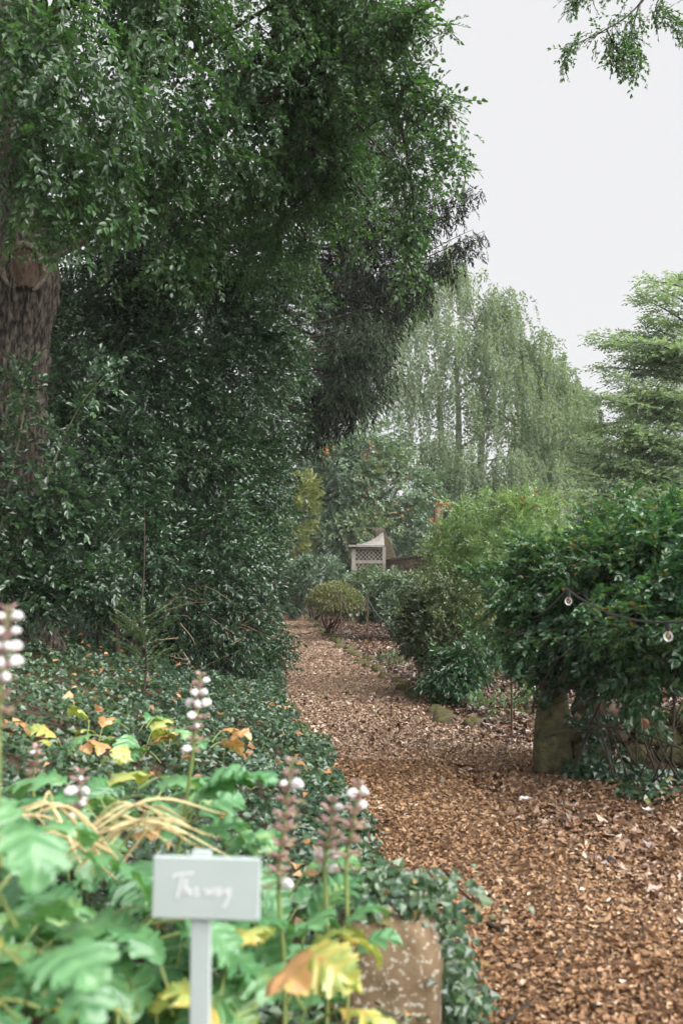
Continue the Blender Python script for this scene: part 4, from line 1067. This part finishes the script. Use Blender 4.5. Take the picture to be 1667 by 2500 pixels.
# ------------------------------------------------------------------ lattice arbour
DA = 37.0
k1 = DA / FOC
aL, aR = px(862, 1335, DA), px(938, 1335, DA)
ab = np.array([(aL[0] + aR[0]) / 2, DA, 0.]); aw = (aR[0] - aL[0]) / 2; ah = aL[2]
arb = thing('lattice_arbour', 'weathered timber arbour with lattice side and swept shingle roof', 'arbour', ab)
def part_box(name, lo, hi, mat, parent):
    g = Geo(); box(g, lo, hi); return inst(name, g.mesh(name, mat), parent)
part_box('post', (-aw - .06, -.06, 0), (-aw + .10, .08, ah), M['timber'], arb)
part_box('post', (aw - .08, -.06, 0), (aw + .05, .08, ah), M['timber'], arb)
part_box('post', (-aw - .06, 1.5, 0), (-aw + .10, 1.64, ah), M['timber'], arb)
part_box('post', (aw - .08, 1.5, 0), (aw + .05, 1.64, ah), M['timber'], arb)
zm = px(0, 1372, DA)[2]
part_box('rail', (-aw + .103, -.03, zm - .06), (aw - .083, .05, zm + .06), M['timber'], arb)
part_box('rail', (-aw + .103, -.03, ah - .10), (aw - .083, .05, ah - .003), M['timber'], arb)
part_box('rail', (-aw + .103, -.03, .25), (aw - .083, .05, .35), M['timber'], arb)
for k in range(7):  # dark boards added so the openings behind the lattice read as shade
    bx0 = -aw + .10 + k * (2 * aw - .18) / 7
    part_box('shade_backing', (bx0, 1.56, .1), (bx0 + (2 * aw - .18) / 7 - .012, 1.59, ah - .05), M['limb'], arb)
part_box('seat', (-aw + .1, .9, .42), (aw - .1, 1.45, .48), M['timber'], arb)
for (z0, z1) in ((zm + .06, ah - .10), (.35, zm - .06)):
    x0, x1 = -aw + .103, aw - .083; step = .155
    for sgn, yo in ((1, .0), (-1, .022)):
        c0 = (x0 - z1 if sgn > 0 else x0 + z0)
        for c_ in np.arange((x0 - z1) if sgn > 0 else (x0 + z0), (x1 - z0) if sgn > 0 else (x1 + z1), step):
            # x - z = c  or  x + z = c, clipped to the panel
            if sgn > 0: lo_, hi_ = max(x0, z0 + c_), min(x1, z1 + c_)
            else: lo_, hi_ = max(x0, c_ - z1), min(x1, c_ - z0)
            if hi_ - lo_ < .06: continue
            za, zb = ((lo_ - c_), (hi_ - c_)) if sgn > 0 else ((c_ - lo_), (c_ - hi_))
            g = Geo(); w = .0105; dx, dz = -sgn * w, w
            A_ = np.array([[lo_ - dx, yo, za - dz], [lo_ + dx, yo, za + dz], [hi_ + dx, yo, zb + dz], [hi_ - dx, yo, zb - dz]])
            Bk = A_ + [0, .016, 0]
            g.add(np.concatenate([A_, Bk]), BOXQ); inst('lattice_slat', g.mesh('lattice_slat', M['timber']), arb)
# swept roof: rows of shingles on a concave surface rising to the wall
zt = px(0, 1300, DA)[2]
def roof_pt(s, q, off=0.0):   # s along eave (0 left edge .. 1 wall), q back (0 front .. 1)
    x = -aw - .18 + (2 * aw + .15) * s
    rise = (zt - ah) * (s ** 2.0)
    fr_ = abs(q * 2 - 1)
    return np.array([x, -.22 + 2.0 * q, ah + .02 + rise * (1 - .97 * fr_ ** 1.3) + .03 * (1 - s) + off])
roof = None
g = Geo(); S_, Qn = 10, 12
pts = np.array([[roof_pt(s, q) for q in np.linspace(0, 1, Qn + 1)] for s in np.linspace(0, 1, S_ + 1)])
i = (np.arange(S_)[:, None] * (Qn + 1) + np.arange(Qn)[None]).ravel()
Vt = pts.reshape(-1, 3); nv = len(Vt)
g.add(np.concatenate([Vt, Vt - [0, 0, .05]]), np.concatenate([np.stack([i, i + Qn + 1, i + Qn + 2, i + 1], -1), np.stack([i + nv, i + 1 + nv, i + Qn + 2 + nv, i + Qn + 1 + nv], -1),
      [[q, q + 1, q + 1 + nv, q + nv] for q in range(Qn)], [[(q) * (Qn + 1), q * (Qn + 1) + nv, (q + 1) * (Qn + 1) + nv, (q + 1) * (Qn + 1)] for q in range(S_)]]))
roof = inst('roof', g.mesh('roof', M['shingle']), arb)
for s in range(9):
    for q in range(8):
        s0, s1 = s / 9, (s + 1.25) / 9
        q0, q1 = q / 8 + .0008, (q + 1) / 8 - .0008
        top_ = np.array([roof_pt(s0, q0, .022), roof_pt(min(s1, 1.02), q0, .010), roof_pt(min(s1, 1.02), q1, .010), roof_pt(s0, q1, .022)])
        g = Geo(); g.add(np.concatenate([top_ - [0, 0, .018], top_]), BOXQ); inst('shingle', g.mesh('shingle', M['shingle']), roof)

# ------------------------------------------------------------------ brick wall with ramped end
w0, w1 = np.array([1.72, 38.0]), np.array([2.95, 30.5])     # visible face runs towards the camera
wd = unit(w1 - w0); wlen = np.linalg.norm(w1 - w0); wn_ = np.array([-wd[1], wd[0]]); wn_ = wn_ if wn_[0] < 0 else -wn_
bw = thing('brick_wall', 'old brick garden wall with buttresses and a steeply ramped end by the arbour', 'wall', (w0[0], w0[1], 0))
ztop0, ztop1 = px(0, 1371, 38)[2], px(0, 1351, 31)[2]
def wp(s, z, n_=0.0): return np.array([wd[0] * s + wn_[0] * n_, wd[1] * s + wn_[1] * n_, z])
def wall_box(name, s0, s1, z0, z1, n0, n1, mat, z1b=None):
    z1b = z1 if z1b is None else z1b
    g = Geo(); V = [wp(s0, z0, n0), wp(s1, z0, n0), wp(s1, z0, n1), wp(s0, z0, n1), wp(s0, z1, n0), wp(s1, z1b, n0), wp(s1, z1b, n1), wp(s0, z1, n1)]
    g.add(V, BOXQ); return inst(name, g.mesh(name, mat), bw)
zc = lambda s: ztop0 + (ztop1 - ztop0) * s / wlen
wall_box('core', 0, wlen + 6, 0, ztop0 - .005, -.35, -.02, M['mortar'], zc(wlen + 6) - .005)
for row in range(13):
    z = 1.0 + row * .105
    s = -.1 + (.17 if row % 2 else 0)
    while s < wlen + .3:
        L_ = rng.uniform(.30, .40)
        s0, s1 = max(s, 0), s + L_ - .018
        if z + .09 < zc(max(s, 0)) and s1 > s0:
            wall_box('brick', s0, s1, z, z + .09, -.018, rng.uniform(.0, .014), M['brick'])
        s += L_
for s in (1.55, 4.6): wall_box('buttress', s, s + .42, 0, zc(s) - .18, .02, .26, M['brick'])
for k in range(12):
    s0 = k * (wlen + 2) / 12; s1 = (k + 1) * (wlen + 2) / 12 - .015
    wall_box('coping_stone', s0, s1, zc(s0), zc(s0) + .07, -.40, .06, M['coping'], zc(s1) + .07)
# ramped raised end: stepped brick on edge courses climbing away
zr = px(0, 1290, 38.3)[2]
nst = 15
for k in range(nst):
    f0, f1 = k / nst, (k + 1) / nst
    prof = lambda f: ztop0 + (zr - ztop0) * f ** .75
    s_of = lambda f: -.02 - .55 * f ** .9
    g = Geo()
    za, zb = prof(f0), prof(f1); sa, sb = s_of(f0), s_of(f1)
    shift = lambda f: -.40 * f
    def q_(s, z, n_, f): return wp(s, z, n_) + np.array([shift(f), 0, 0])
    V = [q_(sa, za, -.40, f0), q_(sa, za, .0, f0), q_(sb + .01, zb - .05, .0, f1), q_(sb + .01, zb - .05, -.40, f1)]
    V = np.array(V); off = np.array([0, -.05, .06]) 
    g.add(np.concatenate([V - [0, .12, .02], V + off * 1.0]), BOXQ); inst('ramp_brick', g.mesh('ramp_brick', M['oldbrick']), bw)
g = Geo()
for k in range(6):
    f0, f1 = k / 6, (k + 1) / 6
    V = [wp(-.02 - .55 * f0, 0, -.36) + [-.4 * f0, 0, 0], wp(-.02 - .55 * f1, 0, -.36) + [-.4 * f1, 0, 0], wp(-.02 - .55 * f1, 0, -.03) + [-.4 * f1, 0, 0], wp(-.02 - .55 * f0, 0, -.03) + [-.4 * f0, 0, 0]]
    V = np.array(V); T2 = V.copy(); pf = lambda f: ztop0 + (zr - ztop0) * f ** .75
    T2[:, 2] = [pf(f0) - .03, pf(f1) - .03, pf(f1) - .03, pf(f0) - .03]
    g.add(np.concatenate([V, T2]), BOXQ)
inst('raised_end', g.mesh('raised_end', M['mortar']), bw)

# ------------------------------------------------------------------ bare trunk with orange sprig behind the wall
c = gpx(1060, 1500); c = px(1060, 1416, 40); c[2] = 0
t = thing('bare_trunk', 'bare reddish tree trunk with orange sprigs rising behind the wall', 'tree', c)
g = Geo(); tp = px(1066, 1238, 40)
tube(g, spline([c, (c + tp) / 2 + [.06, 0, 0], tp], 16), [.30, .22, .14], 10, rough=.15)
tube(g, spline([tp - [0, 0, .5], tp + [.4, 0, .1], tp + [.55, 0, .22]], 6), [.07, .02], 6)
g.build('trunk', M['redbark'], t, smooth=True)
g = Geo(); n = 56
P = np.concatenate([tp + rng.normal(size=(36, 3)) * [.22, .2, .05] + [.25, 0, .12], tp + rng.normal(size=(20, 3)) * [.16, .2, .06] + [-.15, 0, -.5]])
place(g, [single('oval', .12, .06)], P, rnd_dirs(n), rnd_dirs(n), None, rng.random(n), .1)
g.build('foliage', M['orange'], t)

# ------------------------------------------------------------------ mid-distance trees
mid_spr = [spray('dia', 8, .42, .16, .105, seed=500 + s, twig=0) for s in range(4)]
def tree(name, label, base, trunk_top, r, blobs, n, sprays, mat, barkmat, limbs=10, group=None, **kw):
    t = thing(name, label, 'tree', base, group)
    g = Geo(); base = np.array(base); trunk_top = np.array(trunk_top)
    P = spline([base - [0, 0, .1], base * .6 + trunk_top * .4 + [.1, 0, 0], trunk_top], 16)
    tube(g, P, [r * 1.25, r, r * .35], 10, rough=.12)
    for k in range(limbs):
        b = blobs[k % len(blobs)]
        s0 = P[rng.integers(5, 15)]; e = b[0] + rnd_dirs(1)[0] * np.broadcast_to(b[1], 3) * .5
        tube(g, spline([s0, (s0 + e) / 2 + [0, 0, .15], e], 9), [r * .35, r * .06], 5)
    g.build('trunk', barkmat, t, smooth=True)
    opt = dict(shell=.32, bump=.35, bfreq=.7, gap=-.35, gfreq=.7); fo = dict(out=.7, droop=.1, wild=.6, tint=.5, tvar=.14, tfreq=.5)
    for k_, v_ in kw.items(): (opt if k_ in opt else fo)[k_] = v_
    P, Nn = blob_points(blobs, n, **opt)
    g = Geo(); foliage(g, sprays, P, Nn, **fo); g.build('crown', [mat, M['twig']], t)
    return t
base = px(880, 1416, 44); base[2] = 0
cam_tree = tree('camellia_tree', 'broad round evergreen with scattered orange leaves behind the arbour', base, px(880, 1180, 44), .25,
     [B(880, 1180, 43, 2.0, 1.9), B(790, 1160, 44, 1.5, 1.5), B(980, 1190, 43, 1.5, 1.6), B(900, 1090, 44, 1.4, 1.1), B(760, 1260, 43, 1.3, 1.3), B(1010, 1280, 42.5, 1.0, 1.0), B(860, 1300, 42.5, 1.8, .9), B(1010, 1130, 44, .9, .9)], 7200, mid_spr, M['round'], M['limb'], tint=.52, tvar=.22, shell=.25)
g = Geo(); n = 110
P = np.concatenate([np.array([px(rng.normal(800, 8), rng.normal(1115, 16), 42) for _ in range(45)]), np.array([px(rng.normal(905, 9), rng.normal(1100, 14), 42) for _ in range(30)]), np.array([px(rng.normal(920, 70), rng.normal(1200, 60), 41.3) for _ in range(35)])])
place(g, [single('oval', .17, .09)], P, rnd_dirs(n), rnd_dirs(n), None, rng.random(n), .1)
g.build('orange_leaves', M['orange'], cam_tree)
base = px(715, 1416, 39); base[2] = 0
tree('golden_conifer', 'small golden yellow conifer peeking beside the holly', base, px(720, 1190, 39), .12, [B(720, 1250, 38.5, .8, 1.0), B(735, 1200, 38.5, .5, .6), B(700, 1310, 38.5, .7, .5)], 1500, [spray('dia', 9, .35, .16, .06, seed=520 + s, twig=0, ang=30) for s in range(3)], M['gold'], M['limb'], droop=-.2, gfreq=1.5, bump=.4, bfreq=1.4)

# ---- strand trees: hanging branchlets
def strands(geo, starts, outs, lens, leafT, per_m, tint, sway=.12, jit=.15, leaf_droop=1.2, sc=(.7, 1.2), spread=.05):
    PP, DD, TT = [], [], []
    for s, o, l in zip(starts, outs, lens):
        k = max(3, int(l * per_m)); f = (np.arange(k) + rng.random(k)) / k
        p = s + o * (f * (1.6 - f))[:, None] * sway * l + np.array([0, 0, -1.0]) * (l * f ** 1.25)[:, None]
        p = p + rng.normal(size=(k, 3)) * spread
        PP.append(p); DD.append(np.tile(o * .35, (k, 1)) + rng.normal(size=(k, 3)) * .45 + [0, 0, -leaf_droop]); TT.append(np.full(k, tint + rng.normal() * .09))
    P = np.concatenate(PP); D_ = np.concatenate(DD)
    place(geo, leafT, P, D_, rnd_dirs(len(P)) + np.array([0, -.6, .2]), rng.uniform(*sc, len(P)), np.concatenate(TT), jit)

# weeping dark conifer
DC = 20.0
cb = px(625, 1416, DC); cb[2] = 0
wc = thing('weeping_conifer', 'dark weeping conifer with curtains of hanging branchlets', 'tree', cb)
g = Geo(); ctop = px(700, -350, DC + 1)
tube(g, spline([cb, (cb + ctop) / 2 + [.05, 0, 0], ctop], 20), [.32, .22, .08], 12, rough=.12)
sts, outs, lens, sts2, outs2, lens2 = [], [], [], [], [], []
lim = []
for k in range(150):
    v0 = rng.uniform(-150, 1010); az = rng.uniform(-1.0, .9)
    reach = np.interp(v0, [-150, 250, 480, 620, 760, 1010], [2.4, 3.1, 3.6, 3.4, 3.2, 2.2])
    lim.append((v0, az, reach * rng.uniform(.5, 1.0)))
lim += [(470, .0, 4.25), (480, -.1, 4.0), (575, .05, 4.4), (585, -.05, 4.1), (620, .1, 3.6), (690, .1, 3.3), (420, .1, 3.4), (330, .0, 3.2), (720, -.2, 3.1)]
for v0, az, ln in lim:
    p0 = px(665, v0 + 40, DC); o = np.array([math.cos(az), math.sin(az), 0])
    e = p0 + o * ln + np.array([0, 0, ln * .12])
    P = spline([p0, p0 + o * ln * .55 + [0, 0, -.06 * ln], e], 18)
    tube(g, P, [.05, .02, .004], 5)
    for f in np.arange(.30, 1.0, (.13 if ln < 3.15 else .05) / ln):
        i0 = f * 17; i1 = int(i0); q = P[i1] + (P[i1 + 1] - P[i1]) * (i0 - i1)
        sts.append(q + rng.normal(size=3) * .05)
        outs.append(unit(o + rng.normal(size=3) * .7 * [1, 1, 0])); lens.append(rng.uniform(.35, 1.15) * (1.15 - f * .7))
# paler lower fans
for k in range(20):
    v0 = rng.uniform(760, 960); az = rng.uniform(-.7, .1); ln = rng.uniform(1.9, 2.9)
    p0 = px(665, v0 + 40, DC - .6); o = np.array([math.cos(az), math.sin(az), 0])
    P = spline([p0, p0 + o * ln * .55 + [0, 0, -.02], p0 + o * ln + [0, 0, .12]], 18); tube(g, P, [.03, .006], 5)
    for f in np.arange(.5, 1.0, .035):
        sts2.append(P[int(f * 17)]); outs2.append(unit(o + rng.normal(size=3) * .5 * [1, 1, 0])); lens2.append(rng.uniform(.25, .6))
g.build('trunk', M['limb'], wc, smooth=True)
ndl = [spray('dia', 8, .22, .105, .026, ang=24, droop=.1, seed=600 + s, twig=0, spread=1.) for s in range(4)]
g = Geo(); strands(g, sts, outs, lens, ndl, 11, .40, jit=.2)
strands(g, sts2, outs2, lens2, ndl, 12, .72, jit=.16)
g.build('crown', [M['spruce'], M['twig']], wc)

# weeping birch
DB = 46.
bb = px(1120, 1416, DB); bb[2] = 0
birch = thing('weeping_birch', 'large hazy weeping birch with long hanging curtains of leaves', 'tree', bb)
g = Geo()
heads = [(1010, 690, 46, 1.2), (1110, 650, 47, 1.4), (1190, 730, 46, 1.5), (1230, 760, 46.5, 1.2), (1290, 830, 46, 1.1), (1060, 800, 45, 1.6), (1160, 850, 45, 1.8), (1250, 900, 45, 1.6), (1340, 900, 46.5, 1.2), (1390, 960, 47, 1.2), (1000, 900, 45, 1.5), (1090, 960, 44.5, 1.8), (1200, 1000, 44.5, 1.9), (1310, 1010, 45, 1.6), (1390, 1050, 46, 1.2), (1060, 1080, 44, 1.4), (1160, 1120, 44, 1.8), (1270, 1120, 44, 1.6), (1360, 1130, 45, 1.2), (970, 760, 47, 1.2), (1200, 1190, 44, 1.4), (1100, 1200, 44, 1.2), (1310, 1200, 44.5, 1.2)]
trunks = []
for (u0, ut, vt) in [(1075, 1060, 860), (1150, 1180, 850), (1210, 1290, 930), (1110, 1110, 820)]:
    b0 = px(u0, 1416, DB + rng.normal() * .5); b0[2] = -.05
    P = spline([b0, px((u0 + ut) / 2 + 10, 1080, DB), px(ut, vt, DB)], 20); trunks.append(P); tube(g, P, [.22, .16, .04], 8, rough=.1)
sts, outs, lens = [], [], []
for (u, v, d, r) in heads:
    c = px(u, v, d); tr = trunks[rng.integers(4)]
    s0 = tr[np.argmin(np.abs(tr[:, 2] - (c[2] - 1.2)))]
    tube(g, spline([s0, (s0 + c) / 2 + [0, 0, .4], c], 10), [.07, .02], 5)
    subs = c + rnd_dirs(16) * [1, 1, .6] * r * rng.uniform(.3, 1.1, (16, 1))
    for q in range(126):
        dr = rnd_dirs(1)[0] * [1, 1, .5]; p = subs[q % 16] + dr * r * .42 * rng.random() ** .5
        sts.append(p); outs.append(unit(dr * [1, 1, 0] + 1e-3)); lens.append(rng.uniform(.5, 2.6))
g.build('trunk', M['palebark'], birch, smooth=True)
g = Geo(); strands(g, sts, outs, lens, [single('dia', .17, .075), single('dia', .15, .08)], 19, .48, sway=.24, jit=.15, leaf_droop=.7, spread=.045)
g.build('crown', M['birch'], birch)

# pale layered tree on the right
DL = 27.
lb = px(1740, 1416, DL); lb[2] = 0
lay = thing('layered_tree', 'pale green tree with tiered feathery branches rising over the rose shrub', 'tree', lb)
g = Geo(); ltop = px(1750, 380, DL)
tube(g, spline([lb, px(1735, 900, DL), ltop], 18), [.3, .2, .05], 10, rough=.1)
PP, DD = [], []
layers = [(1010, 1440, .5), (1075, 1400, .5), (1120, 1380, .5), (1160, 1400, .5), (1200, 1380, .5), (1240, 1420, .5), (1280, 1440, .5), (830, 1440, .3), (870, 1500, .3), (680, 1600, .25), (720, 1560, .2), (770, 1590, .2), (800, 1480, .3), (850, 1560, .3), (900, 1490, .4), (945, 1440, .4), (990, 1470, .5), (1035, 1420, .5), (1090, 1430, .5), (1130, 1390, .6), (1175, 1440, .6), (1215, 1420, .6), (1060, 1540, .5), (960, 1560, .5), (1150, 1550, .5), (1220, 1560, .5), (880, 1620, .4), (1250, 1500, .5)]
for (v, u_tip, w) in layers:
    for rep in range(3):
        dd = DL + rng.normal() * .9 - .5
        p0 = px(1740, v + 60 + rng.normal() * 20, DL); e = px(u_tip + rep * 55 + rng.normal() * 15, v + rng.normal() * 16, dd)
        P = spline([p0, (p0 + e) / 2 + [0, 0, .12], e], 18); tube(g, P, [.045, .01], 5)
        ln = np.linalg.norm(e - p0)
        for _ in range(int(125 * min(ln, 3.0) / 2)):
            f = rng.uniform(.25, 1.02); i0 = min(int(f * 17), 17); dirn = unit(e - p0)
            lat = rng.normal() * .38 * (1.25 - f)
            p = P[i0] + np.array([-dirn[1], dirn[0], 0]) * lat * 1.6 + np.array([0, 0, rng.normal() * .05 - abs(lat) * .15])
            PP.append(p); DD.append(dirn * .8 + np.array([-dirn[1], dirn[0], 0]) * np.sign(lat) * .6 + rng.normal(size=3) * .2)
g.build('trunk', M['limb'], lay, smooth=True)
PP = np.array(PP); DD = np.array(DD); n = len(PP); g = Geo()
place(g, [spray('dia', 8, .28, .09, .05, seed=700 + s, twig=0, droop=.3) for s in range(4)], PP, DD, np.tile([0, 0, 1.], (n, 1)) + rng.normal(size=(n, 3)) * .25, rng.uniform(.7, 1.2, n), .5 + .2 * vnoise(PP, 1.), .15)
g.build('crown', [M['plate'], M['twig']], lay)

# background trees
far_spr = [spray('dia', 8, .7, .30, .185, seed=800 + s, twig=0) for s in range(3)]
con_spr = [spray('dia', 9, .7, .32, .08, seed=820 + s, twig=0, ang=35, droop=.4) for s in range(3)]
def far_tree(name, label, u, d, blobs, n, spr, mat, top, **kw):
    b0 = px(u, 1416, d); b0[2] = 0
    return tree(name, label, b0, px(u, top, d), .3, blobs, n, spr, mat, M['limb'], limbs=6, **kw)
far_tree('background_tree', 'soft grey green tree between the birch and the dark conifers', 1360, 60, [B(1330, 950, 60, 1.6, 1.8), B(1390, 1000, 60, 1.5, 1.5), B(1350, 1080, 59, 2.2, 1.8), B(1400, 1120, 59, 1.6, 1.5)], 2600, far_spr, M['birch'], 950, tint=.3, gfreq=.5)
for (u, top, d, lab) in [(1465, 1000, 58, 'dark narrow conifer behind the layered tree'), (1415, 940, 66, 'dark conifer with a thin top beyond the birch'), (1550, 960, 56, 'dark conifer mostly hidden behind the layered tree')]:
    bl = [B(u + rng.normal() * 6, top + 40 + k * 55, d, .35 + .24 * k, .75) for k in range(7)]
    far_tree('background_conifer', lab, u, d, bl, 2000, con_spr, M['farconifer'], top, droop=.5, gfreq=.9, gap=-.2)
for (u, v, d, w, lab, mat, tn) in [(900, 1240, 62, 5., 'dark leafy tree behind the round evergreen', 'round', .15), (720, 1200, 58, 4., 'dark tree closing the view beside the holly', 'round', .12), (1060, 1300, 66, 3., 'darker leaved tree under the birch curtains', 'birch', .1), (1220, 1330, 64, 3.2, 'darker leaved tree behind the pale shrub', 'birch', .08), (1500, 1340, 50, 3.2, 'leafy tree low behind the rose shrub', 'plate', .1), (560, 1250, 50, 5., 'dark tree hidden behind the holly', 'round', .1), (1380, 1350, 60, 2.6, 'leafy thicket below the thin conifers', 'birch', .1), (1640, 1330, 52, 3., 'leafy tree at the picture edge under the layered tree', 'plate', .1)]:
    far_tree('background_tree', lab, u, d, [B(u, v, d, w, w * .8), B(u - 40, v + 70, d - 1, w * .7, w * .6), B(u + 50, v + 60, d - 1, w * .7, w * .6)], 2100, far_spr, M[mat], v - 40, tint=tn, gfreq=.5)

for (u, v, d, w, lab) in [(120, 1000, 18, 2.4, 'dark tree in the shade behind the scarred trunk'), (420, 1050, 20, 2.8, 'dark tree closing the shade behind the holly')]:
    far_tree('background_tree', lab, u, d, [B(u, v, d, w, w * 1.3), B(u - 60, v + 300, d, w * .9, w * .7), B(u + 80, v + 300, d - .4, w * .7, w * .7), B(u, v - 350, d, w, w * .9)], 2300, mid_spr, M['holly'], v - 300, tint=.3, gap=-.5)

hb_ = np.array([0, 64., 0])
hedge = thing('boundary_hedge', 'dark hedge closing the far end of the garden', 'hedge', hb_)
g = Geo(); hp, hn = blob_points([(np.array([x_, 64 + .1 * abs(x_), 1.6]), (2.6, 1.6, 2.6)) for x_ in np.arange(-16, 30, 3.2)], 5200, bump=.25, bfreq=.8, gap=None)
foliage(g, far_spr, hp, hn, tint=.2); g.build('foliage', [M['round'], M['twig']], hedge)
g = Geo()
for x_ in np.arange(-16, 30, 3.2): tube(g, [(x_, 64 + .1 * abs(x_), -.05), (x_ + .1, 64 + .1 * abs(x_), 1.8)], [.12, .05], 6)
g.build('stems', M['limb'], hedge)

# overhanging branch at the top right, from a tree standing outside the frame
ob = np.array([6.4, 9.4, 0.])
ov = thing('overhanging_tree', 'tree reaching in with a leafy branch at the upper corner of the sky', 'tree', ob)
g = Geo()
tube(g, spline([ob, ob + [-.2, 0, 4], ob + [-.5, 0, 8.5]], 16), [.3, .22, .12], 10, rough=.12)
hub = px(1700, -160, 9.3)
tube(g, spline([ob + [-.3, 0, 5.2], hub + [.8, 0, .2], hub, px(1560, 10, 9.2)], 16), [.09, .05, .012], 6)
PP, DD = [], []
for pts in [[(1600, -40, 9.2), (1540, 30, 9.2), (1480, 70, 9.1), (1400, 110, 9.1), (1385, 135, 9.1)], [(1560, 10, 9.2), (1540, 90, 9.2), (1550, 170, 9.2)], [(1640, -60, 9.3), (1600, 20, 9.2), (1640, 50, 9.2), (1680, 70, 9.2)], [(1600, -40, 9.2), (1500, -30, 9.2), (1420, -10, 9.1), (1395, 8, 9.1)], [(1480, 70, 9.1), (1500, 110, 9.1), (1520, 150, 9.1)]]:
    P = spline([px(*p) for p in pts], 20); tube(g, P, [.010, .003], 4)
    for k in range(4, 20):
        for _ in range(5):
            PP.append(P[k] + rng.normal(size=3) * .045); DD.append(unit(P[k] - P[k-1]) + rng.normal(size=3) * .6)
hubs = blob_points([(px(1760, -250, 9.4), (.9, .9, .7)), (ob + [-.5, 0, 7.5], (1.6, 1.6, 1.5))], 700, cull=0)
g.build('trunk', M['limb'], ov, smooth=True)
PP = np.concatenate([np.array(PP), hubs[0]]); DD = np.concatenate([np.array(DD), hubs[1]]); g = Geo()
foliage(g, [spray('oval', 6, .13, .042, .022, droop=.3, seed=860 + s) for s in range(4)], PP, DD, out=.6, droop=.25, wild=.5, tint=.55)
g.build('crown', [M['oak'], M['twig']], ov)

# ------------------------------------------------------------------ damp air
hm = bpy.data.materials.new('damp haze'); hm.use_nodes = True
hnt = hm.node_tree; hnt.nodes.clear()
ho = hnt.nodes.new("ShaderNodeOutputMaterial"); hv = hnt.nodes.new("ShaderNodeVolumePrincipled")
hv.inputs['Color'].default_value = (.93, .96, .95, 1); hv.inputs['Density'].default_value = HAZE
hnt.links.new(hv.outputs[0], ho.inputs['Volume'])
g = Geo(); box(g, (-260, -80, -1.2), (260, 340, 24))
tag(g.build('haze', hm), 'thin damp haze in the air', 'haze', kind='stuff')

print('TRIS', sum(len(o.data.polygons) * 2 for o in bpy.data.objects if o.type == 'MESH'), 'OBJ', len(bpy.data.objects))
